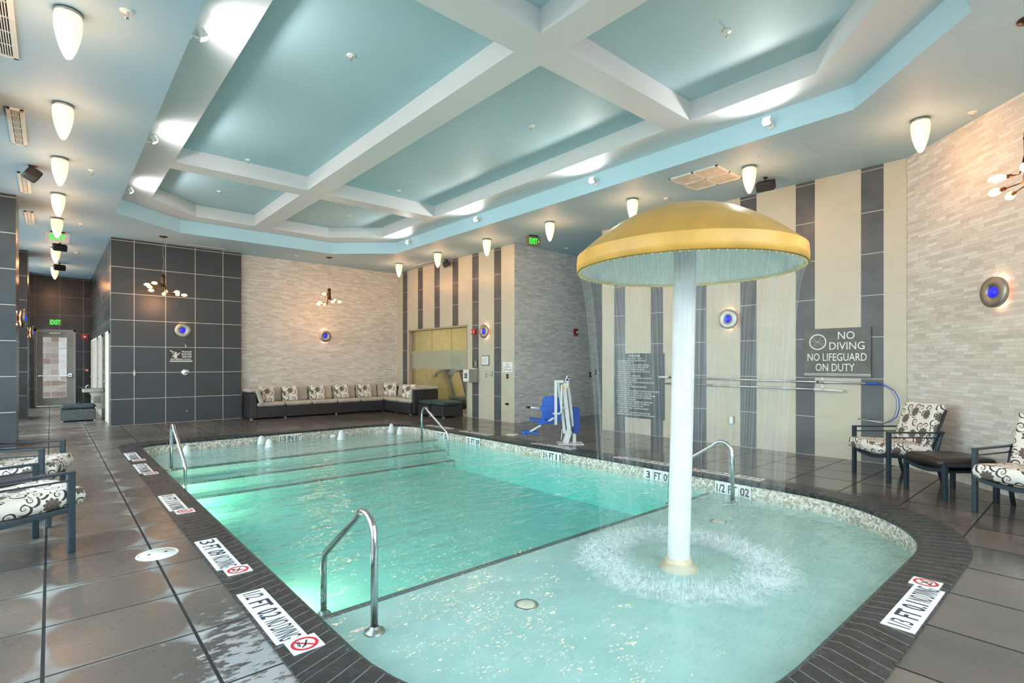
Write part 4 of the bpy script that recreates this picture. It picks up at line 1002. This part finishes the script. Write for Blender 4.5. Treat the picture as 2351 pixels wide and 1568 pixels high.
def treadmill(x, y, label):
    t_ = thing('treadmill', label, 'treadmill', (x, y, 0))
    g = plain('treadmill_grey', (134, 140, 146), .4) if 'treadmill_grey' not in bpy.data.materials else bpy.data.materials['treadmill_grey']
    m = MB(); m.box(-.0, -.40, .02, 1.75, .40, .17, .03); m.build('deck', M['black'], t_); m = MB(); m.box(.35, -.27, .171, 1.7, .27, .18); m.build('belt', M['slot'], t_)
    m = MB(); m.box(-.05, -.36, .1, .4, .36, .30, .06); m.build('motor_hood', g, t_)
    for s_ in (-1, 1):
        m = MB(); m.bar((.1, s_*.37, .15), (.42, s_*.37, 1.18), .09, .05, .01, up=(0, 1, 0)); m.build('upright', g, t_)
        m = MB(); m.tube([(.9, s_*.37, .98), (.86, s_*.37, 1.12), (.74, s_*.37, 1.18), (.4, s_*.37, 1.2)], .035, 10); m.build('handrail', g, t_)
    m = MB(); m.box(.28, -.42, 1.15, .48, .42, 1.24, .03); m.build('console_bar', g, t_); m = MB(); R_ = Matrix.Translation((.34, 0, 1.48)) @ Matrix.Rotation(.25, 4, 'Y'); m.box(-.03, -.26, -.2, .03, .26, .2, .02, R_); m.build('console', M['black'], t_)
    return t_
tr = treadmill(10.7, 14.72, 'grey treadmill behind the gym window, left one')
tr.rotation_euler = (0, 0, PI)
dup(tr, (10.7, 13.8, 0), PI, label='grey treadmill behind the gym window, right one')

# ------------------------------------------------------------ fittings on the far striped wall (faces -x); local y = world y
def wbox(name, y, z, hw, hh_, dp, mat, label, cat, part_='plate', x=8.4):
    t_ = thing(name, label, cat, (x, y, z)); MB().box(-dp, -hw, -hh_, .003, hw, hh_, min(.004, dp*.3)).build(part_, mat, t_); return t_
t_ = wbox('fire_alarm', 11.085, 2.265, .075, .07, .05, M['red'], 'red fire alarm with strobe right of the gym window', 'fire alarm', 'housing'); MB().box(-.07, .03, -.03, -.049, .07, .02, .004).build('strobe', M['white'], t_)
letters('FIRE', .1, .03, M['ink_white'], t_, (-.0515, -.03, 0), (PI/2, PI/2, -PI/2))
t_ = wbox('framed_notice', 10.62, 1.51, .16, .125, .015, M['black'], 'small black-framed white notice on the far striped wall', 'notice', 'frame'); MB().box(-.0165, -.145, -.11, -.014, .145, .11).build('paper', M['paper'], t_)
m = MB()
for k in range(9): m.box(-.0172, -.11+.02*(k % 3), .07-k*.018, -.0164, .11-.015*(k % 2), .074-k*.018)
m.build('text_lines', plain('grey_print', (150, 155, 165), .6), t_)
t_ = wbox('emergency_sign', 9.745, 1.345, .18, .125, .008, M['paper'], 'white Pool Emergency Cut Off Switch sign on the far striped wall', 'sign', 'board')
for k, (s_, wv) in enumerate([('Pool', .09), ('Emergency', .21), ('Cut Off Switch', .30)]): letters(s_, wv, .04 if k != 1 else .05, M['ink_purple'], t_, (-.0085, 0, .06-k*.062), FACE['-x'])
t_ = wbox('emergency_switch', 9.75, 1.12, .035, .055, .02, M['black'], 'dark emergency switch with red label below the white sign', 'switch', 'housing'); MB().box(-.028, -.02, -.025, -.019, .02, .025, .003).build('button', M['red'], t_)
t_ = wbox('wall_outlet', 9.76, .44, .055, .028, .012, M['black'], 'small black outlet low on the far striped wall', 'outlet'); MB().box(-.03, .02, -.005, -.011, .05, .03, .003).build('plug', M['black'], t_)
t_ = wbox('intercom_switch', 10.59, 1.12, .03, .05, .01, M['brushed'], 'small steel switch plate below the framed notice', 'switch'); MB().box(-.014, -.012, -.02, -.009, .012, .02, .002).build('toggle', M['plastic_white'], t_)
t_ = thing('coat_hook', 'double chrome coat hook on the far striped wall', 'hook', (8.4, 10.33, 1.17)); MB().box(-.01, -.02, -.06, .003, .02, .07, .003).build('plate', M['steel'], t_)
m = MB(); m.tube([(-.01, 0, .0), (-.05, .03, -.03), (-.08, .09, -.03), (-.08, .13, .06)], .006, 8); m.build('prong', M['steel'], t_); m = MB(); m.tube([(-.01, 0, -.04), (-.04, .02, -.09), (-.06, .06, -.08), (-.06, .07, -.03)], .006, 8); m.build('prong', M['steel'], t_)
t_ = wbox('paper_towel_dispenser', 11.03, 1.11, .13, .175, .12, M['brushed'], 'grey metal paper towel dispenser right of the gym window', 'dispenser', 'cabinet'); MB().box(-.11, -.1, .175, -.01, .1, .2, .012).build('towel_stack', M['paper'], t_); MB().box(-.1, -.1, -.18, -.02, .1, -.172).build('slot', M['slot'], t_)
t_ = wbox('emergency_phone', 11.33, 1.11, .13, .16, .10, M['plastic_white'], 'white emergency phone box at the right edge of the gym window', 'phone box', 'box'); MB().box(-.105, -.05, -.07, -.099, .06, .06, .002).build('label_plate', M['black'], t_)
letters('C', .05, .08, M['ink_white'], t_, (-.1055, .0, 0), FACE['-x'], bold=.04)
t_ = wbox('small_plaque', 11.04, 1.43, .10, .085, .006, M['sign_black'], 'small dark plaque with white text above the towel dispenser', 'sign', 'board')
m = MB()
for k in range(7): m.box(-.0075, -.05-.02*(k == 0), .06-k*.018, -.0058, .05+.02*(k == 0), .066-k*.018)
m.box(-.0075, -.09, -.075, -.0058, .09, -.07); m.build('text_lines', M['ink_white'], t_)

# ------------------------------------------------------------ right striped wall: signs, poles, net
t_ = thing('no_diving_sign', 'slate sign NO DIVING NO LIFEGUARD ON DUTY on the right striped wall', 'sign', (9.01, 2.77, 1.606))
MB().box(-.03, -.452, -.375, .003, .452, .375, .003).build('board', M['sign_dark'], t_)
X_ = -.0305
for s_, wv, hv, yy, zz in [('NO', .22, .115, -.135+.0, .262), ('DIVING', .465, .115, -.14, .105), ('NO LIFEGUARD', .80, .115, 0, -.065), ('ON DUTY', .53, .115, .02, -.222)]:
    letters(s_, wv, hv, M['ink_white'], t_, (X_, yy, zz), FACE['-x'])
m = MB(); n = 36; c_ = (.255, .17)
for k in range(n):
    a, a2 = 2*PI*k/n, 2*PI*(k+1)/n; q = lambda r, u_: (X_-.001, c_[0]+r*math.cos(u_), c_[1]+r*math.sin(u_)); m.quad([q(.122, a), q(.122, a2), q(.106, a2), q(.106, a)])
def sg(p, q, w_=.006): m.bar((X_-.001, c_[0]+p[0], c_[1]+p[1]), (X_-.001, c_[0]+q[0], c_[1]+q[1]), w_, .002)
sg((.085, .075), (-.085, -.075), .016); sg((.07, -.08), (-.06, .085), .009); sg((.0, .0), (-.1, .03), .007); sg((.1, .02), (-.09, -.03), .007)
m.build('no_diving_symbol', M['ink_white'], t_)
m = MB(); m.box(X_-.001, -.45, -.325, X_, .45, -.318); m.box(X_-.001, -.45, -.345, X_, .45, -.338); m.build('stripes', M['ink_white'], t_)
t_ = thing('pool_rules_board', 'tall dark POOL RULES board lettered in white on the right striped wall', 'sign', (9.008, 6.365, .985))
MB().box(-.018, -.605, -.66, .0, .605, .66, .002).build('board', M['sign_green'], t_)
RULES = ["• NO RUNNING, BOISTEROUS OR ROUGH PLAY", "• MAXIMUM POOL DEPTH 4'", "• YOU MUST SHOWER BEFORE ENTERING THE POOL", "• NO DIVING IN THE POOL LESS THAN 5 FEET DEEP", "   OR IN POOLS NOT APPROVED FOR DIVING", "• CHILDREN SHOULD NOT USE THE POOL WITHOUT", "   ADULT SUPERVISION", "• ADULTS SHOULD NOT SWIM ALONE", "• NO PERSON UNDER THE INFLUENCE OF ALCOHOL OR", "   DRUGS SHOULD USE THE POOL", "• NO PERSON WITH SKIN, EYE, EAR OR NASAL INFECTIONS", "   ALLOWED IN THE POOL", "• NO PERSONS WITH COMMUNICABLE DISEASES", "   ALLOWED IN POOL", "• NO ANIMALS OR PETS ALLOWED IN THE POOL OR ON THE DECK", "• NO GLASS ALLOWED IN THE POOL OR ON THE DECK", "• ALL PERSONS USING THE POOL DO SO AT THEIR OWN RISK", "   OWNERS AND MANAGEMENT ARE NOT RESPONSIBLE", "   FOR ACCIDENTS OR INJURIES", "• POOL IS FOR PRIVATE USE, MEMBERS AND GUESTS ONLY", "• MANAGEMENT RESERVES THE RIGHT TO DENY USE", "   OF THE POOL TO ANYONE AT ANY TIME", "• THE MAXIMUM NUMBER OF SWIMMERS ALLOWED", "   IN THE POOL IS 48", "• THE FIRST AID KIT IS LOCATED AT THE FRONT DESK", "• EMERGENCY TELEPHONE IS LOCATED AT POOL ENTRANCE"]
letters('POOL RULES', .27, .05, M['ink_white'], t_, (-.0185, .09, .61), FACE['-x'], bold=.01)
letters('HOURS 8:00 AM - 10:00 PM', .36, .028, M['ink_white'], t_, (-.0185, .09, .555), FACE['-x'])
letters('\n'.join(RULES), 1.03, 1.14, M['ink_white'], t_, (-.0185, .02, -.045), FACE['-x'], align='LEFT')
def pole(name, pts, r, lab, extras):
    t_ = thing(name, lab, 'pool pole', pts[0]); p0 = Vector(pts[0]); MB().tube([Vector(p_)-p0 for p_ in pts], r, 12).build('shaft', M['alu'], t_)
    for nm, q0, q1, rr_, mt in extras: MB().tube([Vector(q0)-p0, Vector(q1)-p0], rr_, 12).build(nm, mt, t_)
    return t_
pt = pole('net_pole', [(8.93, 5.80, 1.175), (8.93, 2.32, 1.152)], .016, 'upper long telescopic pole with blue net on the right striped wall', [('grip', (8.93, 5.84, 1.175), (8.93, 5.62, 1.174), .021, M['plastic_white']), ('joint', (8.93, 3.02, 1.157), (8.93, 2.92, 1.156), .022, M['brushed']), ('blue_collar', (8.93, 2.36, 1.152), (8.93, 2.22, 1.151), .02, M['blue'])])
hoop = [(8.93, 2.24, 1.15), (8.92, 2.12, 1.13), (8.91, 2.02, 1.06), (8.9, 1.965, .95), (8.88, 1.955, .82), (8.86, 1.98, .70), (8.84, 2.05, .63), (8.84, 2.13, .60)]
m = MB(); m.tube([Vector(q)-Vector((8.93, 5.80, 1.175)) for q in hoop], .007, 8); m.tube([Vector(q)-Vector((8.93+.05, 5.80-.02, 1.175)) for q in hoop[:-1]], .004, 8); m.build('net_hoop', M['blue'], pt)
m = MB(); m.tube([Vector((8.84, 2.12, .60))-Vector((8.93, 5.80, 1.175)), Vector((8.9, 2.46, .635))-Vector((8.93, 5.80, 1.175))], .009, 8); m.build('net_edge', M['alu'], pt)
pole('brush_pole', [(8.93, 5.75, 1.055), (8.93, 2.92, 1.042)], .015, 'lower shorter pole with white tip on the right striped wall', [('tip', (8.93, 2.96, 1.042), (8.93, 2.66, 1.03), .02, M['plastic_white']), ('collar', (8.93, 3.06, 1.043), (8.93, 2.94, 1.042), .026, M['plastic_white'])])
for y, lab in [(2.965, 'white hook bracket holding the poles below the no diving sign'), (5.2, 'white hook bracket holding the poles behind the white mushroom pole')]:
    t_ = thing('pole_bracket', lab, 'bracket', (9.01, y, 1.1)); MB().box(-.012, -.015, -.10, .003, .015, .14, .003).build('plate', M['plastic_white'], t_)
    for z in (.06, -.065):
        MB().tube([(-.01, 0, z-.01), (-.06, 0, z-.03), (-.085, 0, z-.025), (-.105, 0, z-.005), (-.108, 0, z+.03)], .006, 8).build('hook', M['plastic_white'], t_)
t_ = thing('wall_outlet', 'steel outlet cover low on the right striped wall', 'outlet', (9.01, 4.415, .448)); MB().box(-.03, -.045, -.07, .003, .045, .07, .006).build('cover', M['brushed'], t_); MB().box(-.033, -.02, -.05, -.029, .02, .05, .002).build('flap', M['alu'], t_)
t_ = thing('robe_hook', 'small white hook on the rules board left edge', 'hook', (8.99, 6.97, 1.22)); MB().box(-.01, -.012, -.03, .02, .012, .03, .003).build('plate', M['plastic_white'], t_); MB().tube([(-.01, 0, .01), (-.03, 0, 0), (-.035, 0, .02)], .005, 8).build('prong', M['steel'], t_)
# alcove fittings
t_ = thing('fire_alarm', 'dark red fire alarm on the grey stone alcove wall', 'fire alarm', (10.57, 9.5, 2.27)); MB().box(-.06, -.05, -.09, .06, .003, .09, .008).build('housing', plain('dull_red', (130, 30, 32), .4), t_); MB().box(.0, -.065, -.03, .05, -.049, .02, .004).build('strobe', M['white'], t_)
for x, z, lab in [(11.19, 1.12, 'dark switch plate on the grey stone alcove wall, nearer the lift'), (11.42, 1.19, 'dark narrow plate on the grey stone alcove wall, nearer the alcove door')]:
    t_ = thing('switch_plate', lab, 'switch', (x, 9.5, z)); MB().box(-.03, -.015, -.07, .03, .003, .07, .004).build('plate', M['black'], t_); MB().box(-.01, -.02, -.02, .01, -.014, .02, .002).build('toggle', M['brushed'], t_)
t_ = thing('alcove_door', 'narrow slice of a grey door at the end of the grey stone alcove', 'door', (11.66, 9.5, 0)); MB().box(0, -.05, 0, .9, .002, 2.72).build('door_leaf', plain('alcove_door_paint', (92, 98, 104), .4), t_); MB().box(-.05, -.06, 0, 0, .002, 2.77).build('door_frame', plain('alcove_frame_paint', (150, 160, 162), .4), t_)

# ------------------------------------------------------------ sectional sofa
so = thing('sectional_sofa', 'long dark wicker corner sofa with beige cushions under the cream stone wall', 'sofa', (3.80, 14.40, 0))
K = (3.80, 14.40)
def sb(x0, y0, z0, x1, y1, z1, name, mat, bev=.01):
    return MB().box(x0-K[0], y0-K[1], z0, x1-K[0], y1-K[1], z1, bev).build(name, mat, so)
sb(3.80, 14.40, .03, 3.95, 15.14, .68, 'arm_panel', M['wicker'])
for a, b in [(3.955, 4.69), (4.695, 6.08), (6.085, 7.515)]: sb(a, 14.40, .03, b, 15.14, .315, 'base_module', M['wicker'])
sb(3.955, 14.99, .315, 8.38, 15.14, .70, 'back_panel', M['wicker'])
for a, b in [(13.72, 14.395), (12.91, 13.715)]: sb(7.52, a, .03, 8.24, b, .315, 'base_module', M['wicker'])
sb(7.52, 14.4, .03, 8.38, 14.99, .315, 'base_module', M['wicker']); sb(8.245, 12.91, .03, 8.38, 14.985, .70, 'back_panel', M['wicker']); sb(7.60, 12.79, .03, 8.38, 12.905, .68, 'arm_panel', M['wicker'])
for x, y in [(3.83, 14.44), (4.66, 14.44), (6.05, 14.44), (7.48, 14.44), (7.57, 13.75), (7.57, 12.95), (8.3, 12.85)]:
    sb(x-.03, y-.03, 0, x+.03, y+.03, .03, 'foot', M['brushed'], 0)
T = Matrix.Translation
def sc_(x, y, z, a, b, c, rot=None, name='seat_cushion', sd=0, mat=None):
    mm = T((x-K[0], y-K[1], z)); mm = mm @ rot if rot is not None else mm
    return MB().cushion(a, b, c, .7, mm, 14, 10, .004, seed=sd).build(name, mat or M['beige'], so)
for k in range(5): sc_(3.955+.357+k*.7125, 14.70, .37, .352, .31, .055, sd=k)
sc_(7.88, 14.06, .37, .355, .33, .055, sd=6); sc_(7.88, 13.30, .37, .355, .40, .055, sd=7); sc_(7.88, 14.7, .37, .355, .30, .055, sd=8)
RX = Matrix.Rotation(PI/2-.16, 4, 'X')
for k in range(6): sc_(4.05+.34+k*.70, 14.93, .60, .345, .19, .065, RX, 'back_cushion', k+10)
RY = Matrix.Rotation(-PI/2+.16, 4, 'Y')
sc_(8.17, 14.30, .60, .19, .36, .065, RY, 'back_cushion', 20); sc_(8.17, 13.50, .60, .19, .38, .065, RY, 'back_cushion', 21)
sc_(4.02, 14.68, .58, .20, .33, .055, Matrix.Rotation(PI/2-.35, 4, 'Y'), 'arm_cushion', 22); sc_(3.92, 14.70, .735, .15, .34, .045, None, 'arm_cushion', 23)
sc_(7.93, 13.02, .58, .34, .19, .05, Matrix.Rotation(-PI/2+.3, 4, 'X'), 'arm_cushion', 24); sc_(7.98, 12.87, .735, .40, .12, .04, None, 'arm_cushion', 25)
pls = [(4.26, 14.66, .15, .1, 'floral throw pillow at the left end of the sofa, leaning on its arm'), (4.88, 14.72, 0, 0, 'floral throw pillow on the sofa, second from its left end'), (5.62, 14.72, 0, .05, 'floral throw pillow on the sofa, third from its left end'),
       (6.33, 14.72, 0, -.04, 'floral throw pillow on the sofa, fourth from its left end'), (7.04, 14.72, 0, .03, 'floral throw pillow on the sofa, fifth from its left end'), (7.90, 14.74, -.5, .03, 'floral throw pillow in the corner of the sofa'), (7.80, 13.42, -.9, .0, 'floral throw pillow at the right end of the sofa near the arm')]
p0 = None
for x, y, rz, tw, lab in pls:
    if p0 is None:
        p0 = thing('throw_pillow', lab, 'pillow', (x, y, .62), rz, 'floral pillows on the sofa')
        mm = Matrix.Rotation(PI/2-.28, 4, 'X'); MB().cushion(.205, .205, .075, .25, mm, 16, 3, .004, seed=4).build('pillow_cover', M['floral_pillow'], p0)
        b = p0
    else: b = dup(p0, (x, y, .62), rz, lab)
    b.rotation_euler = (0, tw, rz)
t_ = None
def ottoman_box(x, y, rz, label, w_=.60, d_2=.72, mat='wicker'):
    t_ = thing('wicker_ottoman', label, 'ottoman', (x, y, 0), rz)
    MB().box(-w_/2, -d_2/2, .03, w_/2, d_2/2, .30, .01).build('base', M[mat], t_)
    MB().cushion(w_/2, d_2/2, .055, .8, T((0, 0, .36)), 14, 14, .003, seed=1).build('cushion', M['teal'], t_)
    for sx in (-1, 1):
        for sy in (-1, 1): MB().box(sx*w_/2-.025*(sx+1), sy*d_2/2-.025*(sy+1), 0, sx*w_/2-.025*(sx-1), sy*d_2/2-.025*(sy-1), .032).build('foot', M['brushed'], t_)
    return t_
oo = ottoman_box(8.05, 11.86, 0, 'dark wicker ottoman nearer the camera, in front of the gym window',   .64, .595); dup(oo, (8.02, 12.47, 0), label='dark wicker ottoman between the sofa arm and the nearer ottoman')
ottoman_box(.51, 17.14, 0, 'grey wicker ottoman with dark cushion in the hall', .68, .66, 'wicker_grey')
t_ = thing('sandals', 'pair of dark straps lying on the hall ottoman cushion', 'sandals', (.62, 17.2, .415)); MB().tube([(-.12, 0, .01), (-.06, .02, .05), (.05, .0, .06), (.12, -.02, .01)], .012, 8).build('strap', M['black'], t_)

# ------------------------------------------------------------ patio chairs (local +y = facing direction)
def patio_chair(loc, rz, label, group=None):
    t_ = thing('patio_chair', label, 'chair', loc, rz, group); W = .33; fr_ = M['frame']; AH = .62
    for s_ in (-1, 1):
        MB().box(s_*W-.02, .27, 0, s_*W+.02, .315, AH, .006).build('front_leg', fr_, t_)
        m = MB(); pts = [(s_*W, -.35, 0), (s_*W, -.31, .14), (s_*W, -.285, .30), (s_*W, -.285, .42), (s_*W, -.31, .54), (s_*W, -.35, .62)]
        m.tube(pts, .022, 8); m.build('rear_leg', fr_, t_)
        m = MB(); m.bar((s_*W, .315, AH-.008), (s_*W, -.36, AH-.008), .045, .018, .004); m.build('armrest', fr_, t_)
        m = MB(); m.bar((s_*W, .28, AH-.07), (s_*W, -.33, AH-.07), .014, .014, .003); m.build('arm_rail', fr_, t_)
        m = MB(); m.bar((s_*W, .28, .33), (s_*W, -.29, .29), .03, .04, .005); m.build('side_rail', fr_, t_)
        m = MB(); m.tube([(s_*(W-.04), -.24, .36), (s_*(W-.04), -.32, .60), (s_*(W-.04), -.42, .88)], .015, 8); m.build('back_post', fr_, t_)
    m = MB(); n = 12
    for k in range(n):
        a, b = -1+2*k/n, -1+2*(k+1)/n; z = lambda q: .335-.05*(1-q*q); m.bar((a*W, .29, z(a)), (b*W, .29, z(b)), .035, .04, 0)
    m.build('front_rail', fr_, t_)
    m = MB(); m.bar((-W+.04, -.40, .84), (W-.04, -.40, .84), .02, .03, .004); m.bar((-W+.02, -.27, .33), (W-.02, -.27, .33), .03, .03, .004); m.build('back_rail', fr_, t_)
    MB().box(-W+.03, -.27, .325, W-.03, .28, .335, .002).build('sling', M['black'], t_)
    mm = T((0, .07, .40)) @ Matrix.Rotation(.05, 4, 'X'); MB().cushion(.312, .335, .075, .55, mm, 18, 7, .006, seed=3).build('seat_cushion', M['floral'], t_)
    mm = T((0, -.305, .69)) @ Matrix.Rotation(PI/2+.33, 4, 'X'); MB().cushion(.30, .275, .055, .55, mm, 18, 6, .006, seed=5).build('back_cushion', M['floral'], t_)
    m = MB(); m.tube([(W-.02, -.33, .80), (W+.02, -.36, .76), (W+.01, -.34, .70)], .006, 6); m.build('tie', M['paper'], t_)
    return t_
pc = patio_chair((8.044, 1.826, 0), math.radians(47.5), 'whole floral-cushioned patio chair beside the right striped wall')
dup(pc, (6.96, .476, 0), math.radians(70), 'floral-cushioned patio chair cut off by the right edge of the view')
dup(pc, (-.268, 5.504, 0), -math.radians(70.7), 'floral-cushioned patio chair nearest the camera at the left edge')
dup(pc, (-.269, 7.27, 0), -math.radians(104.5), 'floral-cushioned patio chair behind the nearest one at the left edge')
t_ = thing('patio_footstool', 'slate-framed footstool with black cushion between the two right patio chairs', 'footstool', (7.46, 1.19, 0), math.radians(46))
for sx in (-1, 1):
    for sy in (-1, 1): MB().box(sx*.29-.02, sy*.26-.022, 0, sx*.29+.02, sy*.26+.022, .385, .005).build('leg', M['frame'], t_)
m = MB()
for k in range(12):
    a, b = -1+k/6, -1+(k+1)/6; z = lambda q: .335-.045*(1-q*q); m.bar((a*.29, .26, z(a)), (b*.29, .26, z(b)), .03, .04, 0); m.bar((a*.29, -.26, z(a)), (b*.29, -.26, z(b)), .03, .04, 0)
m.build('end_rail', M['frame'], t_); m = MB(); m.bar((-.29, .26, .37), (-.29, -.26, .37), .035, .03, .004); m.bar((.29, .26, .37), (.29, -.26, .37), .035, .03, .004); m.build('side_rail', M['frame'], t_)
MB().box(-.27, -.24, .29, .27, .24, .315, .004).build('sling', M['black'], t_)
MB().cushion(.265, .30, .055, .6, T((0, 0, .385)), 16, 8, .004, dome=.015, seed=9).build('cushion', M['darkcush'], t_)
t_ = thing('side_table', 'low dark side table between the two left patio chairs', 'table', (-.26, 6.33, 0), .22)
MB().box(-.24, -.22, .41, .24, .22, .435, .006).build('table_top', M['frame'], t_)
for sx in (-1, 1):
    for sy in (-1, 1): MB().box(sx*.21-.016, sy*.19-.016, 0, sx*.21+.016, sy*.19+.016, .412, .004).build('leg', M['frame'], t_)

# ------------------------------------------------------------ pool lift
lf = thing('pool_lift', 'white and blue accessible pool lift with folded seat on the right deck', 'pool lift', (7.03, 6.42, 0), -YAW)
# local x runs to the right as seen from the pool side, local y away from the viewer, scale 1 px-unit = 9.45/1208 m
def Lp(px, py, y=0.0):
    k = 9.45/1208/7.84
    return Vector(((px-1035)*k, y, (1405-py)*k))
def lbar(a, b, w_, name, mat, h=.05, bev=.006, y0=0.0, y1=None):
    y1 = y0 if y1 is None else y1
    return MB().bar(Lp(*a, y0), Lp(*b, y1), h, w_, bev, up=(0, 1, 0)).build(name, mat, lf)
kk_ = 9.45/1208/7.84
MB().box(Lp(795, 0).x, -.17, .0, Lp(1255, 0).x, .19, .012, .003).build('base_plate', M['white'], lf)
lbar((935, 1395), (1010, 1170), .085, 'mast_foot', M['white'], .10)
lbar((1010, 1235), (915, 430), .06, 'main_mast', M['white'], .07, y0=-.02)
lbar((930, 1230), (880, 790), .05, 'lower_link', M['white'], .05, y0=.05)
lbar((1085, 1100), (985, 300), .045, 'rear_link', M['white'], .05, y0=.06)
lbar((1105, 1400), (1105, 1180), .06, 'battery_post', M['white'], .06, y0=.06)
m = MB(); b = m.b; prf = [(870, 420), (945, 430), (985, 340), (1003, 205), (985, 178), (955, 185), (905, 320), (868, 350)]
f0 = [b.verts.new(Lp(*q, -.07)) for q in prf]; f1 = [b.verts.new(Lp(*q, -.03)) for q in prf]; b.faces.new(f0); b.faces.new(f1[::-1])
for i in range(len(prf)): b.faces.new((f0[i], f1[i], f1[(i+1) % len(prf)], f0[(i+1) % len(prf)]))
m.build('control_head', M['ceramic_cream'], lf)
for q, r, mt in [((985, 208), .016, M['black']), ((965, 252), .022, M['blue_cover']), ((935, 298), .014, M['brushed'])]:
    c_ = Lp(*q, -.07); MB().lathe([(0, -.008), (r, -.008), (r, .0)], 16, c_, axis='y').build('pivot_bolt', mt, lf)
MB().box(Lp(870, 0).x, -.09, Lp(0, 420).z, Lp(905, 0).x, -.03, Lp(0, 365).z, .004).build('motor_cap', plain('amber', (206, 164, 96), .4), lf)
lbar((760, 300), (760, 1060), .05, 'seat_post', M['white'], .05, y0=-.05); lbar((735, 285), (900, 285), .045, 'top_arm', M['white'], .05, y0=-.05)
lbar((800, 290), (870, 800), .035, 'diagonal_strut', M['white'], .04, y0=-.02)
m = MB(); m.tube([Lp(865, 340, -.08), Lp(862, 780, -.08), Lp(850, 840, -.08), Lp(810, 862, -.08), Lp(705, 855, -.08)], .018, 12); m.build('support_tube', M['white'], lf)
lbar((880, 760), (960, 760), .04, 'cross_link', M['white'], .04, y0=-.03)
m = MB(); m.tube([Lp(885, 1150, .03), Lp(875, 1260, .02), Lp(862, 1350, .03)], .007, 8); m.build('cable', M['paper'], lf)
# seat: back shell, pan, arm, foot board
def shell(pts, y0, y1, name, mat, bev=.012):
    m = MB(); b = m.b; f0 = [b.verts.new(Lp(*q, y0)) for q in pts]; f1 = [b.verts.new(Lp(*q, y1)) for q in pts]
    b.faces.new(f0); b.faces.new(f1[::-1])
    for i in range(len(pts)): b.faces.new((f0[i], f1[i], f1[(i+1) % len(pts)], f0[(i+1) % len(pts)]))
    bmesh.ops.recalc_face_normals(b, faces=b.faces); bmesh.ops.bevel(b, geom=list(b.edges), offset=bev, segments=2, affect='EDGES')
    return m.build(name, mat, lf)
shell([(520, 640), (545, 575), (600, 548), (745, 548), (860, 600), (860, 1000), (780, 1030), (640, 1055), (560, 1030), (510, 820)], .0, .06, 'backrest_shell', M['blue'])
m = MB(); R_ = T(Lp(470, 975, -.02)) @ Matrix.Rotation(.12, 4, 'Y'); m.box(-.19, -.20, -.018, .16, .16, .018, .01, R_); m.build('seat_pan', M['blue'], lf)
shell([(515, 820), (560, 980), (600, 1000), (500, 1050), (420, 1030), (490, 960)], -.2, -.16, 'seat_side', M['blue'], .006)
shell([(475, 715), (590, 715), (590, 820), (475, 800)], -.23, -.15, 'arm_hinge', M['blue'], .006)
m = MB(); m.tube([Lp(480, 755, -.19), Lp(300, 737, -.19)], .015, 12); ar = m.build('seat_arm', M['white'], lf); MB().tube([Lp(300, 737, -.19), Lp(230, 728, -.19)], .019, 12).build('grip', M['black'], ar)
lbar((715, 925), (590, 1000), .028, 'leg_strut', M['white'], .03, y0=-.16); lbar((490, 1055), (255, 1190), .03, 'footrest_strut', M['white'], .03, y0=-.16)
m = MB(); R_ = T(Lp(300, 1180, -.08)) @ Matrix.Rotation(.10, 4, 'Y'); m.box(-.14, -.16, -.015, .15, .14, .015, .008, R_); m.build('footrest', M['blue'], lf)
shell([(145, 1150), (240, 1215), (250, 1250), (145, 1180)], -.24, -.05, 'footrest_lip', M['blue'], .004)
shell([(1070, 745), (1200, 775), (1210, 1160), (1150, 1245), (1065, 1225), (1095, 1100)], .02, .16, 'battery_cover', M['blue_cover'], .01)
